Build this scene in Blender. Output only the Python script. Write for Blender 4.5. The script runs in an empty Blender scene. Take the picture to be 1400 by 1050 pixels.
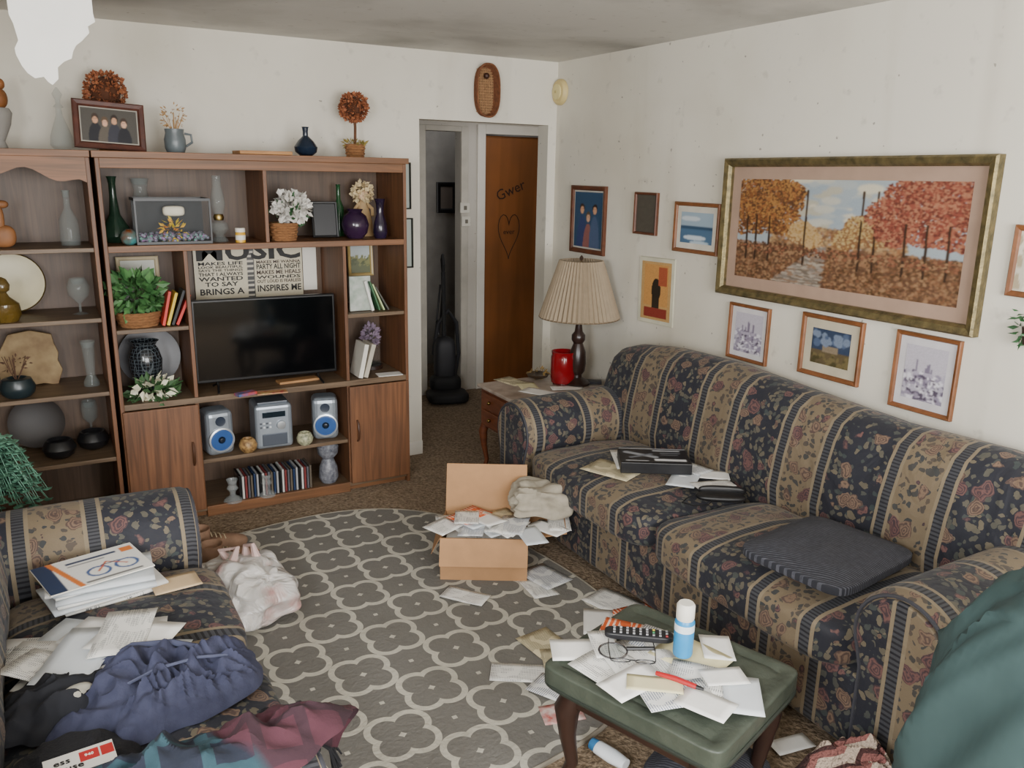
import bpy,bmesh,math,random
import numpy as np
from mathutils import Vector as V, Matrix, Euler, noise
from math import sin,cos,pi,radians as rad
C=bpy.context.scene.collection
random.seed(7)
# ---------------- camera ----------------
F=1128.; yaw,pit,rol=rad(29.9),rad(14.5),rad(1.09)
CAM=V((-2.97,-4.66,1.777))
fwd=V((sin(yaw)*cos(pit),cos(yaw)*cos(pit),-sin(pit))); r0=V((cos(yaw),-sin(yaw),0)); u0=r0.cross(fwd)
CR=r0*cos(rol)+u0*sin(rol); CU=u0*cos(rol)-r0*sin(rol)
cd=bpy.data.cameras.new('camera'); cam=bpy.data.objects.new('camera',cd); C.objects.link(cam)
cd.sensor_width=36; cd.lens=F*36/1400; cd.clip_start=.05
mw=Matrix((CR,CU,-fwd)).transposed().to_4x4(); mw.translation=CAM; cam.matrix_world=mw
bpy.context.scene.camera=cam
def ray(px,py): return CR*(px-700)+CU*(525-py)+fwd*F
def OZ(px,py,z): d=ray(px,py); return CAM+d*((z-CAM.z)/d.z)
def OX(px,py,x): d=ray(px,py); return CAM+d*((x-CAM.x)/d.x)
def OY(px,py,y): d=ray(px,py); return CAM+d*((y-CAM.y)/d.y)
# ---------------- materials ----------------
def srgb(h):
    v=[int(h[i:i+2],16)/255 for i in (0,2,4)]
    return tuple((x/12.92 if x<=.04045 else ((x+.055)/1.055)**2.4) for x in v)+(1,)
MC={}
def new(name):
    m=bpy.data.materials.new(name); m.use_nodes=True; nt=m.node_tree
    return m,nt,nt.nodes['Principled BSDF']
def nd(nt,t,**kw):
    n=nt.nodes.new('ShaderNode'+t)
    for k,v in kw.items(): setattr(n,k,v)
    return n
def put(nt,s,v):
    if isinstance(v,bpy.types.NodeSocket): nt.links.new(v,s)
    else: s.default_value=v
def ma(nt,op,a,b=0.,c=0.):
    n=nd(nt,'Math',operation=op); put(nt,n.inputs[0],a); put(nt,n.inputs[1],b); put(nt,n.inputs[2],c); return n.outputs[0]
def mx(nt,f,a,b):
    n=nd(nt,'Mix',data_type='RGBA'); put(nt,n.inputs[0],f); put(nt,n.inputs[6],a); put(nt,n.inputs[7],b); return n.outputs[2]
def coords(nt,st=(1,1,1)):
    tc=nd(nt,'TexCoord'); mp=nd(nt,'Mapping'); mp.inputs['Scale'].default_value=st
    nt.links.new(tc.outputs['Object'],mp.inputs[0]); return mp.outputs[0]
def nz(nt,co,sc,det=4,dist=0):
    n=nd(nt,'TexNoise'); nt.links.new(co,n.inputs['Vector']); n.inputs['Scale'].default_value=sc; n.inputs['Detail'].default_value=det; n.inputs['Distortion'].default_value=dist; return n
def ramp(nt,f,a,b):
    n=nd(nt,'MapRange'); put(nt,n.inputs[0],f); n.inputs[1].default_value=a; n.inputs[2].default_value=b; return n.outputs[0]
def bumpit(nt,b,h,s,d=.01):
    n=nd(nt,'Bump'); n.inputs['Strength'].default_value=s; n.inputs['Distance'].default_value=d; nt.links.new(h,n.inputs['Height']); nt.links.new(n.outputs[0],b.inputs['Normal'])
def mat(h,rough=.6,var=.12,sc=8,bump=0,metal=0,alpha=1,h2=None,st=(1,1,1),bsc=None,coat=0):
    key=(h,rough,var,sc,bump,metal,alpha,h2,st,bsc,coat)
    if key in MC: return MC[key]
    m,nt,b=new('surface_'+h); co=coords(nt,st); c=srgb(h)
    lo=tuple(x*(1-var) for x in c[:3])+(1,); hi=srgb(h2) if h2 else tuple(min(1,x*(1+var)) for x in c[:3])+(1,)
    if h2: lo=c
    n=nz(nt,co,sc); nt.links.new(mx(nt,ramp(nt,n.outputs[0],.3,.7),lo,hi),b.inputs['Base Color'])
    b.inputs['Roughness'].default_value=rough; b.inputs['Metallic'].default_value=metal; b.inputs['Alpha'].default_value=alpha; b.inputs['Coat Weight'].default_value=coat
    if alpha<.5: b.inputs['Specular IOR Level'].default_value=.25
    if bump: n2=nz(nt,co,bsc or sc*4); bumpit(nt,b,n2.outputs[0],bump)
    MC[key]=m; return m
def wood(h,h2,st=(30,30,1.5),rough=.5):
    key=('w',h,h2,st)
    if key in MC: return MC[key]
    m,nt,b=new('wood_'+h); co=coords(nt,st); n=nz(nt,co,1.3,6,1.2); n2=nz(nt,coords(nt,(3,3,3)),1,2)
    c=mx(nt,ramp(nt,n.outputs[0],.32,.68),srgb(h),srgb(h2)); 
    c=mx(nt,ma(nt,'MULTIPLY',ramp(nt,n2.outputs[0],.4,.8),.35),c,(.05,.03,.02,1))
    nt.links.new(c,b.inputs['Base Color']); b.inputs['Roughness'].default_value=rough; bumpit(nt,b,n.outputs[0],.1,.002); MC[key]=m; return m
def floral(ax,nm):
    m,nt,b=new(nm); co=coords(nt); sp=nd(nt,'SeparateXYZ'); nt.links.new(co,sp.inputs[0])
    u=sp.outputs[ax]; v=ma(nt,'ADD',sp.outputs[1-ax],sp.outputs[2])
    t=ma(nt,'FRACT',ma(nt,'ADD',ma(nt,'DIVIDE',u,.50),.18))
    be=ma(nt,'LESS_THAN',t,.30)
    db=ma(nt,'ADD',ma(nt,'MULTIPLY',ma(nt,'GREATER_THAN',t,.325),ma(nt,'LESS_THAN',t,.395)),ma(nt,'MULTIPLY',ma(nt,'GREATER_THAN',t,.905),ma(nt,'LESS_THAN',t,.975)))
    tan=ma(nt,'ADD',ma(nt,'MULTIPLY',ma(nt,'GREATER_THAN',t,.30),ma(nt,'LESS_THAN',t,.42)),ma(nt,'GREATER_THAN',t,.88))
    dots=ma(nt,'LESS_THAN',ma(nt,'FRACT',ma(nt,'MULTIPLY',v,60.)),.42)
    n=nz(nt,co,18,3); vm=nd(nt,'VectorMath',operation='SCALE'); nt.links.new(n.outputs[1],vm.inputs[0]); vm.inputs['Scale'].default_value=.06
    va=nd(nt,'VectorMath',operation='ADD'); nt.links.new(co,va.inputs[0]); nt.links.new(vm.outputs[0],va.inputs[1])
    vo=nd(nt,'TexVoronoi'); vo.inputs['Scale'].default_value=14.5; nt.links.new(va.outputs[0],vo.inputs['Vector'])
    vl=nd(nt,'TexVoronoi'); vl.inputs['Scale'].default_value=42; nt.links.new(va.outputs[0],vl.inputs['Vector'])
    sc=nd(nt,'SeparateXYZ'); nt.links.new(vo.outputs['Color'],sc.inputs[0])
    sl=nd(nt,'SeparateXYZ'); nt.links.new(vl.outputs['Color'],sl.inputs[0])
    base=mx(nt,be,srgb('171a26'),srgb('74654f'))
    leafc=mx(nt,be,mx(nt,sl.outputs[0],srgb('303a3b'),srgb('6a604d')),mx(nt,sl.outputs[0],srgb('2f3436'),srgb('52463a')))
    c=mx(nt,ma(nt,'MULTIPLY',ma(nt,'LESS_THAN',vl.outputs[0],.48),ma(nt,'GREATER_THAN',sl.outputs[1],.32)),base,leafc)
    ring=ma(nt,'ADD',ma(nt,'MULTIPLY',ma(nt,'SINE',ma(nt,'ADD',ma(nt,'MULTIPLY',vo.outputs[0],48.),ma(nt,'MULTIPLY',n.outputs[0],14.))),.5),.5)
    fl=mx(nt,ma(nt,'GREATER_THAN',sc.outputs[0],.5),mx(nt,ring,srgb('6c4a45'),srgb('3a2a30')),mx(nt,ring,srgb('7a6350'),srgb('4a3833')))
    c=mx(nt,ma(nt,'MULTIPLY',ma(nt,'LESS_THAN',vo.outputs[0],.42),ma(nt,'GREATER_THAN',sc.outputs[1],.25)),c,fl)
    c=mx(nt,tan,c,srgb('82745d'))
    c=mx(nt,db,c,mx(nt,dots,srgb('3c3d42'),srgb('0f1119')))
    g=nz(nt,co,250,2); c=mx(nt,ma(nt,'MULTIPLY',g.outputs[0],.22),c,srgb('343030'))
    n5=nz(nt,co,5,3,1); nn=ma(nt,'ADD',ma(nt,'MULTIPLY',n5.outputs[0],4.),n.outputs[0])
    nt.links.new(c,b.inputs['Base Color']); b.inputs['Roughness'].default_value=.72; b.inputs['Sheen Weight'].default_value=.08; bumpit(nt,b,nn,.35,.012); return m
FY=floral(1,'floral_stripe_length'); FX=floral(0,'floral_stripe_depth')
def rugmat():
    m,nt,b=new('trellis_rug'); co=coords(nt); sp=nd(nt,'SeparateXYZ'); nt.links.new(co,sp.inputs[0])
    S=.262
    u=ma(nt,'MULTIPLY',ma(nt,'ADD',sp.outputs[0],sp.outputs[1]),.7071/S); v=ma(nt,'MULTIPLY',ma(nt,'SUBTRACT',sp.outputs[0],sp.outputs[1]),.7071/S)
    q=[ma(nt,'ABSOLUTE',ma(nt,'SUBTRACT',ma(nt,'FRACT',ma(nt,'ADD',k,20.)),.5)) for k in (u,v)]
    def ln(a,b_): return ma(nt,'SQRT',ma(nt,'ADD',ma(nt,'MULTIPLY',a,a),ma(nt,'MULTIPLY',b_,b_)))
    def quad(a,c_,r_): return ma(nt,'SUBTRACT',ma(nt,'MINIMUM',ln(ma(nt,'SUBTRACT',a[0],c_),a[1]),ln(a[0],ma(nt,'SUBTRACT',a[1],c_))),r_)
    k=ma(nt,'LESS_THAN',ma(nt,'ABSOLUTE',quad(q,.225,.232)),.043)
    # little pointed star in each gap between four quatrefoils
    g=[ma(nt,'SUBTRACT',.5,x) for x in q]; st=ma(nt,'ADD',g[0],g[1])
    k=ma(nt,'MAXIMUM',k,ma(nt,'LESS_THAN',ma(nt,'ABSOLUTE',ma(nt,'SUBTRACT',st,.0)),.045))
    n=nz(nt,co,60,4); n2=nz(nt,co,4,3)
    c=mx(nt,k,srgb('76736d'),srgb('c9c4b5')); c=mx(nt,ma(nt,'MULTIPLY',n.outputs[0],.25),c,srgb('474540')); c=mx(nt,ma(nt,'MULTIPLY',ramp(nt,n2.outputs[0],.45,.8),.35),c,srgb('5a554d'))
    nt.links.new(c,b.inputs['Base Color']); b.inputs['Roughness'].default_value=.95; bumpit(nt,b,n.outputs[0],.4); return m
def printed(h,ink,sc=170,dens=.5):
    key=('p',h,ink,sc,dens)
    if key in MC: return MC[key]
    m,nt,b=new('printed_'+h); co=coords(nt); sp=nd(nt,'SeparateXYZ'); nt.links.new(co,sp.inputs[0])
    row=ma(nt,'MULTIPLY',sp.outputs[1],float(sc)); l=ma(nt,'GREATER_THAN',ma(nt,'FRACT',row),.6)
    n=nz(nt,coords(nt,(300,14,1)),1,1); l=ma(nt,'MULTIPLY',l,ma(nt,'GREATER_THAN',n.outputs[0],1-dens))
    n2=nz(nt,coords(nt,(14,14,14)),1,1); l=ma(nt,'MULTIPLY',l,ma(nt,'GREATER_THAN',n2.outputs[0],.45))
    l=ma(nt,'MULTIPLY',l,ma(nt,'LESS_THAN',ma(nt,'ABSOLUTE',sp.outputs[0]),.085))
    nt.links.new(mx(nt,ma(nt,'MULTIPLY',l,.85),srgb(h),srgb(ink)),b.inputs['Base Color']); b.inputs['Roughness'].default_value=.6; MC[key]=m; return m
def colmat():
    m,nt,b=new('painted_print'); a=nd(nt,'VertexColor',layer_name='Col'); nt.links.new(a.outputs[0],b.inputs['Base Color']); b.inputs['Roughness'].default_value=.4; return m
PIC=colmat()
def wallmat(h,st,amt,sp_=.12,streak=.22):
    m,nt,b=new('plaster_'+h); co=coords(nt); n=nz(nt,co,.9,5,.3); n2=nz(nt,co,14,3); n3=nz(nt,co,34,1); n4=nz(nt,coords(nt,(5,5,.5)),1,4)
    c=mx(nt,ma(nt,'MULTIPLY',ramp(nt,n.outputs[0],.46,.75),amt),srgb(h),srgb(st)); c=mx(nt,ma(nt,'MULTIPLY',ramp(nt,n2.outputs[0],.64,.75),sp_),c,srgb('6b6355')); c=mx(nt,ma(nt,'MULTIPLY',ramp(nt,n3.outputs[0],.765,.785),.55),c,srgb('4a4236')); c=mx(nt,ma(nt,'MULTIPLY',ramp(nt,n4.outputs[0],.58,.75),streak),c,srgb('9a8e76'))
    nt.links.new(c,b.inputs['Base Color']); b.inputs['Roughness'].default_value=.75; bumpit(nt,b,n2.outputs[0],.05); return m
def zig():
    m,nt,b=new('crochet_zigzag'); co=coords(nt); sp=nd(nt,'SeparateXYZ'); nt.links.new(co,sp.inputs[0])
    z=ma(nt,'PINGPONG',sp.outputs[0],.03); t=ma(nt,'FRACT',ma(nt,'MULTIPLY',ma(nt,'ADD',ma(nt,'ADD',z,sp.outputs[1]),ma(nt,'MULTIPLY',sp.outputs[2],.6)),12.)); n=nz(nt,co,90,2)
    c=mx(nt,ma(nt,'GREATER_THAN',t,.5),srgb('cdb8a6'),mx(nt,ma(nt,'GREATER_THAN',t,.8),srgb('96605a'),srgb('4a2c2a')))
    nt.links.new(mx(nt,ma(nt,'MULTIPLY',n.outputs[0],.4),c,(.05,.03,.03,1)),b.inputs['Base Color']); b.inputs['Roughness'].default_value=.95; bumpit(nt,b,n.outputs[0],1,.02); return m
OAKV=wood('815536','5a3922'); OAKH=wood('875a38','624125',(1.5,30,30)); OAKB=wood('604a38','4b3829'); DUST=wood('78634d','5a4631',(2,30,30))
DKW=mat('2a1a14',.4,.2); WHITE=mat('e0dbd0',.6,.04); BLACK=mat('141416',.4,.1); PAPER=mat('eceae5',.6,.03,30); GLASS=mat('8f9896',.04,.05,4,0,0,.22); CLEAR=mat('707878',.03,.02,4,0,0,.08)
# ---------------- mesh helpers ----------------
def setp(o,label=None,cat=None,group=None,kind=None):
    if label:o['label']=label
    if cat:o['category']=cat
    if group:o['group']=group
    if kind:o['kind']=kind
    return o
def T(name,label,cat,loc=(0,0,0),rz=0,group=None,rot=None):
    o=bpy.data.objects.new(name,None); o.empty_display_size=.05; C.objects.link(o); o.location=loc; o.rotation_euler=rot or (0,0,rz); return setp(o,label,cat,group)
def O(name,bm,m,parent=None,smooth=True,bevel=0,sub=0,solid=0):
    bmesh.ops.recalc_face_normals(bm,faces=bm.faces)
    me=bpy.data.meshes.new(name); o=bpy.data.objects.new(name,me); C.objects.link(o)
    if parent is None and len(bm.verts):
        xs=[v.co for v in bm.verts]; c=V(((min(p.x for p in xs)+max(p.x for p in xs))/2,(min(p.y for p in xs)+max(p.y for p in xs))/2,min(p.z for p in xs)))
        for v in bm.verts: v.co-=c
        o.location=c
    bm.to_mesh(me); bm.free()
    if smooth:
        me.shade_smooth(); me.set_sharp_from_angle(angle=rad(40))
    me.materials.append(m)
    if parent: o.parent=parent
    if solid: md=o.modifiers.new('s','SOLIDIFY'); md.thickness=solid
    if bevel: md=o.modifiers.new('b','BEVEL'); md.width=bevel; md.segments=2 if bevel<.01 else 3; md.limit_method='ANGLE'
    if sub: md=o.modifiers.new('u','SUBSURF'); md.levels=sub; md.render_levels=sub
    return o
def rebase(root,loc):
    loc=V(loc); root.location=loc
    for c in root.children: c.location=c.location-loc
def bb(bm,x0,x1,y0,y1,z0,z1):
    vs=[bm.verts.new((x,y,z)) for x in (x0,x1) for y in (y0,y1) for z in (z0,z1)]
    for f in ((0,1,3,2),(4,6,7,5),(0,4,5,1),(2,3,7,6),(0,2,6,4),(1,5,7,3)): bm.faces.new([vs[i] for i in f])
    return vs
def B(name,m,parent,x0,x1,y0,y1,z0,z1,bevel=0,rot=None):
    bm=bmesh.new(); bb(bm,x0,x1,y0,y1,z0,z1)
    if rot: bmesh.ops.transform(bm,matrix=rot,verts=bm.verts)
    return O(name,bm,m,parent,False,bevel)
def lathe(bm,prof,c=(0,0,0),seg=24,mt=None,sq=1):
    rings=[];c=V(c)
    for r,z in prof:
        if r<1e-5: p=V((0,0,z)); rings.append([bm.verts.new((mt@p if mt else p)+c)])
        else:
            rg=[]
            for k in range(seg):
                a=2*pi*k/seg; p=V((r*cos(a),r*sin(a)*sq,z)); rg.append(bm.verts.new((mt@p if mt else p)+c))
            rings.append(rg)
    for a,b in zip(rings,rings[1:]):
        for k in range(seg):
            k2=(k+1)%seg
            if len(a)==1 and len(b)==1: continue
            if len(a)==1: bm.faces.new((a[0],b[k],b[k2]))
            elif len(b)==1: bm.faces.new((a[k],b[0],a[k2]))
            else: bm.faces.new((a[k],b[k],b[k2],a[k2]))
    for rg in (rings[0],rings[-1]):
        if len(rg)>1: bm.faces.new(rg)
def L(name,m,parent,prof,c=(0,0,0),seg=24,mt=None,sq=1,sub=0):
    bm=bmesh.new(); lathe(bm,prof,c,seg,mt,sq); return O(name,bm,m,parent,True,0,sub)
def hollow(prof,t=.003):
    r,h=prof[-1]; return [(0,prof[0][1])]+prof+[(max(r-t,.002),h),(max(r*.7,.001),h-.03*min(1,h*5)),(0,h-.035*min(1,h*5))]
def tube(bm,pts,r,seg=8,cyc=False):
    pts=[V(p) for p in pts]; n=len(pts); rs=r if isinstance(r,(list,tuple)) else [r]*n; rings=[]; pr=None
    for i,p in enumerate(pts):
        a=pts[(i-1)%n] if (i>0 or cyc) else p; b=pts[(i+1)%n] if (i<n-1 or cyc) else p
        t=(b-a).normalized(); ref=pr if pr is not None else (V((0,0,1)) if abs(t.z)<.9 else V((1,0,0)))
        s=(ref-t*ref.dot(t)); s=s.normalized() if s.length>1e-6 else t.orthogonal().normalized(); pr=s; w=t.cross(s)
        rings.append([bm.verts.new(p+(s*cos(2*pi*k/seg)+w*sin(2*pi*k/seg))*rs[i]) for k in range(seg)])
    prs=list(zip(rings,rings[1:]))+([(rings[-1],rings[0])] if cyc else [])
    for a,b in prs:
        for k in range(seg): bm.faces.new((a[k],a[(k+1)%seg],b[(k+1)%seg],b[k]))
    if not cyc: bm.faces.new(rings[0]); bm.faces.new(rings[-1])
def TB(name,m,parent,pts,r,seg=8,cyc=False):
    bm=bmesh.new(); tube(bm,pts,r,seg,cyc); return O(name,bm,m,parent)
def prism(bm,pts,vec):
    a=[bm.verts.new(V(p)) for p in pts]; b=[bm.verts.new(V(p)+V(vec)) for p in pts]; n=len(a)
    bm.faces.new(a); bm.faces.new(b[::-1])
    for i in range(n): bm.faces.new((a[i],a[(i+1)%n],b[(i+1)%n],b[i]))
def PR(name,m,parent,pts,vec,bevel=0):
    bm=bmesh.new(); prism(bm,pts,vec); return O(name,bm,m,parent,False,bevel)
def rbox(bm,c,h,n=7,cuts=9,fn=None,rz=0):
    t=bmesh.new(); bmesh.ops.create_cube(t,size=2); bmesh.ops.subdivide_edges(t,edges=t.edges[:],cuts=cuts,use_grid_fill=True)
    mp={};c=V(c)
    for v in t.verts:
        p=v.co; q=(abs(p.x)**n+abs(p.y)**n+abs(p.z)**n)**(1/n); k=max(abs(p.x),abs(p.y),abs(p.z))/q
        w=V((p.x*k*h[0],p.y*k*h[1],p.z*k*h[2]))
        if fn: w=fn(w,p)
        if rz: w=V((w.x*cos(rz)-w.y*sin(rz),w.x*sin(rz)+w.y*cos(rz),w.z))
        mp[v]=bm.verts.new(w+c)
    for f in t.faces: bm.faces.new([mp[v] for v in f.verts])
    t.free()
def RB(name,m,parent,c,h,n=7,cuts=9,fn=None,rz=0):
    bm=bmesh.new(); rbox(bm,c,h,n,cuts,fn,rz); return O(name,bm,m,parent)
def ball(bm,c,r,s=(1,1,1),sub=2):
    g=bmesh.ops.create_icosphere(bm,subdivisions=sub,radius=r)['verts']
    for v in g: v.co=V((v.co.x*s[0],v.co.y*s[1],v.co.z*s[2]))+V(c)
def BL(name,m,parent,c,r,s=(1,1,1),sub=3):
    bm=bmesh.new(); ball(bm,c,r,s,sub); return O(name,bm,m,parent)
def leaves(bm,c,R,n,size,sd,s=(1,1,1),wd=.4,lo=.7,up=0):
    rn=random.Random(sd)
    for _ in range(n):
        d=V((rn.gauss(0,1),rn.gauss(0,1),rn.gauss(0,1)+up)).normalized(); p=V(c)+V((d.x*s[0],d.y*s[1],d.z*s[2]))*R*rn.uniform(lo,1.0)
        t=(d+V((rn.uniform(-1,1),rn.uniform(-1,1),rn.uniform(-1,1)))*.7).normalized(); sd_=t.cross(V((rn.uniform(-1,1),rn.uniform(-1,1),rn.uniform(-1,1)))).normalized()
        l=size*rn.uniform(.7,1.2); nn=t.cross(sd_)
        a=bm.verts.new(p); b=bm.verts.new(p+t*l*.5+sd_*l*wd*.5+nn*l*.1); e=bm.verts.new(p+t*l); f=bm.verts.new(p+t*l*.5-sd_*l*wd*.5+nn*l*.1); g=bm.verts.new(p+t*l*.5)
        bm.faces.new((a,b,g)); bm.faces.new((b,e,g)); bm.faces.new((e,f,g)); bm.faces.new((f,a,g))
def LV(name,m,parent,*a,**k):
    bm=bmesh.new(); leaves(bm,*a,**k)
    o=O(name,bm,m,parent,False); return o
def blob(name,m,parent,c,rx,ry,h,rot=0,sd=0,fold=.35,p=2.2,nr=30,na=110,base=None,fs=7,irr=.3,thick=.012):
    bm=bmesh.new(); rings=[]; ph=sd*1.3; ca,sa=cos(ph),sin(ph)
    for i in range(nr+1):
        r=i/nr; rg=[]
        for j in range(na if i else 1):
            a=2*pi*j/na; k=1+irr*noise.noise(V((cos(a)*1.3,sin(a)*1.3,sd*3.1)))+irr*.5*noise.noise(V((cos(a)*3,sin(a)*3,sd*2.1)))
            x=r*k*cos(a)*rx; y=r*k*sin(a)*ry; X=x*cos(rot)-y*sin(rot)+c[0]; Y=x*sin(rot)+y*cos(rot)+c[1]
            U_=(X*ca+Y*sa)*fs; V_=(-X*sa+Y*ca)*fs
            f1=noise.noise(V((X*fs*.5,Y*fs*.5,sd)))
            g=.5+.5*sin(9*noise.noise(V((U_*.35,V_*.8,sd+9)))); g2=1-abs(sin(7*noise.noise(V((V_*.6,U_*1.0,sd+19))))); g3=1-abs(sin(8*noise.noise(V((U_*1.1,V_*1.3,sd+29)))))
            e=(1-r**8)**.5
            z=(h*(1-r**p)*(.8+.5*f1)+fold*h*(g*.5+g2*.35+g3*.2)*(1-r**3))+thick*e
            z=max(z,0)
            if base: z+=base(X,Y)-c[2]
            rg.append(bm.verts.new((X,Y,c[2]+z)))
        rings.append(rg)
    for j in range(na): bm.faces.new((rings[0][0],rings[1][j],rings[1][(j+1)%na]))
    for a,b in zip(rings[1:],rings[2:]):
        for j in range(na): bm.faces.new((a[j],b[j],b[(j+1)%na],a[(j+1)%na]))
    if not base: bm.faces.new(rings[-1])
    return O(name,bm,m,parent)
def TX(s,size,m,parent,loc,rot=(0,0,0),width=None,name='lettering',align='CENTER',bold=.012):
    cu=bpy.data.curves.new('t','FONT'); cu.body=s; cu.size=size; cu.align_x=align; cu.align_y='CENTER'; cu.extrude=.0004; cu.resolution_u=2; cu.offset=size*bold
    t=bpy.data.objects.new('t',cu); C.objects.link(t); dg=bpy.context.evaluated_depsgraph_get(); dg.update(); me=bpy.data.meshes.new_from_object(t.evaluated_get(dg)); bpy.data.objects.remove(t)
    me.name=name; me.materials.clear(); me.materials.append(m); o=bpy.data.objects.new(name,me); C.objects.link(o); o.parent=parent
    if width and len(me.vertices):
        xs=[v.co.x for v in me.vertices]; k=width/(max(xs)-min(xs))
        for v in me.vertices: v.co.x*=k
    o.location=loc; o.rotation_euler=rot; return o
class Cv:
    def __init__(s,w,h,bg):
        s.w,s.h=w,h; s.a=np.zeros((h,w,3)); s.a[:]=srgb(bg)[:3]; s.Y,s.X=np.mgrid[0:h,0:w]; s.X=s.X/w; s.Y=s.Y/h; s.r=np.random.RandomState(5)
    def disc(s,x,y,r,c,ry=None):
        ry=ry or r*s.w/s.h; i0,i1=max(0,int((y-ry)*s.h)),min(s.h,int((y+ry)*s.h)+2); j0,j1=max(0,int((x-r)*s.w)),min(s.w,int((x+r)*s.w)+2)
        if i1<=i0 or j1<=j0: return s
        m=((s.X[i0:i1,j0:j1]-x)/r)**2+((s.Y[i0:i1,j0:j1]-y)/ry)**2<1; s.a[i0:i1,j0:j1][m]=srgb(c)[:3]; return s
    def rect(s,x0,y0,x1,y1,c): m=(s.X>=x0)&(s.X<x1)&(s.Y>=y0)&(s.Y<y1); s.a[m]=srgb(c)[:3]; return s
    def line(s,x0,y0,x1,y1,w,c):
        dx,dy=x1-x0,y1-y0; t=np.clip(((s.X-x0)*dx+(s.Y-y0)*dy)/(dx*dx+dy*dy+1e-9),0,1); m=np.hypot(s.X-x0-t*dx,(s.Y-y0-t*dy)*s.h/s.w)<w; s.a[m]=srgb(c)[:3]; return s
    def spk(s,x0,y0,x1,y1,n,rr,cols,el=False):
        for _ in range(n):
            if el:
                a=s.r.rand()*6.283; q=s.r.rand()**.5; x=(x0+x1)/2+cos(a)*q*(x1-x0)/2; y=(y0+y1)/2+sin(a)*q*(y1-y0)/2
            else: x=s.r.uniform(x0,x1); y=s.r.uniform(y0,y1)
            s.disc(x,y,rr*s.r.uniform(.5,1.3),cols[s.r.randint(len(cols))])
        return s
    def grain(s,k): s.a*=1+k*(s.r.rand(s.h,s.w,1)-.5); return s
    def blur(s,n=1):
        for _ in range(n):
            p=np.pad(s.a,((1,1),(1,1),(0,0)),'edge'); s.a=(p[:-2,1:-1]+p[2:,1:-1]+p[1:-1,:-2]+p[1:-1,2:]+2*p[1:-1,1:-1])/6
        return s
def pic(name,parent,cv,w,h,y=0,rot=None,loc=None,flat=False):
    W,H=cv.w,cv.h; xs=(np.arange(W)/(W-1)-.5)*w; zs=(.5-np.arange(H)/(H-1))*h
    co=np.zeros((H,W,3)); co[:,:,0]=xs[None,:]; co[:,:,2 if not flat else 1]=zs[:,None]; co[:,:,1 if not flat else 2]=y
    me=bpy.data.meshes.new(name); i=np.arange(H*W).reshape(H,W); q=np.stack([i[1:,:-1],i[1:,1:],i[:-1,1:],i[:-1,:-1]],-1).reshape(-1,4)
    me.vertices.add(H*W); me.vertices.foreach_set('co',co.ravel()); n=len(q); me.loops.add(n*4); me.loops.foreach_set('vertex_index',q.ravel().astype(np.int32)); me.polygons.add(n); me.polygons.foreach_set('loop_start',(np.arange(n)*4).astype(np.int32)); me.update(calc_edges=True)
    at=me.color_attributes.new('Col','FLOAT_COLOR','POINT'); d=np.ones((H*W,4)); d[:,:3]=np.clip(cv.a,0,1).reshape(-1,3); at.data.foreach_set('color',d.ravel())
    me.materials.append(PIC); o=bpy.data.objects.new(name,me); C.objects.link(o); o.parent=parent
    if loc:o.location=loc
    if rot:o.rotation_euler=rot
    return o
def ring(name,m,parent,w,h,prof):
    bm=bmesh.new(); rs=[]
    for ins,y in prof: rs.append([bm.verts.new((sx*(w/2-ins),y,sz*(h/2-ins))) for sx,sz in ((-1,-1),(1,-1),(1,1),(-1,1))])
    for a,b in zip(rs,rs[1:]+rs[:1]):
        for k in range(4): bm.faces.new((a[k],a[(k+1)%4],b[(k+1)%4],b[k]))
    return O(name,bm,m,parent,False)
def framed(root,w,h,fw,m,cv,mount=0,mm=None,d=.02):
    ring('frame',m,root,w,h,[(0,0),(0,-d*.8),(fw*.2,-d),(fw*.75,-d*.85),(fw,-d*.5),(fw,0)])
    B('backing',mat('5a4a38',.8),root,-w/2+.004,w/2-.004,-.003,0,-h/2+.004,h/2-.004)
    if mount: B('mount',mm or WHITE,root,-w/2+fw,w/2-fw,-.006,-.003,-h/2+fw,h/2-fw)
    if cv: pic('print',root,cv,w-2*fw-2*mount,h-2*fw-2*mount,-.0075)
def wallframe(label,pl,l,r,t,b,fw,m,cv,mount=0,mm=None,tilt=0,name='framed_picture',d=.02,cat='picture',group=None):
    cx,cy=(l+r)/2,(t+b)/2
    if pl=='x':
        a,e,u,v=OX(l,cy,-.01),OX(r,cy,-.01),OX(cx,t,-.01),OX(cx,b,-.01); w=abs(a.y-e.y); loc=(-.002,(a.y+e.y)/2,(u.z+v.z)/2); rz=-pi/2
    else:
        y=-.01 if pl=='y' else pl; a,e,u,v=OY(l,cy,y),OY(r,cy,y),OY(cx,t,y),OY(cx,b,y); w=abs(a.x-e.x); loc=((a.x+e.x)/2,y+.008,(u.z+v.z)/2); rz=0
    root=T(name,label,cat,loc,group=group,rot=(0,tilt,rz)); framed(root,w,abs(u.z-v.z),fw,m,cv,mount,mm,d); return root
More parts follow.
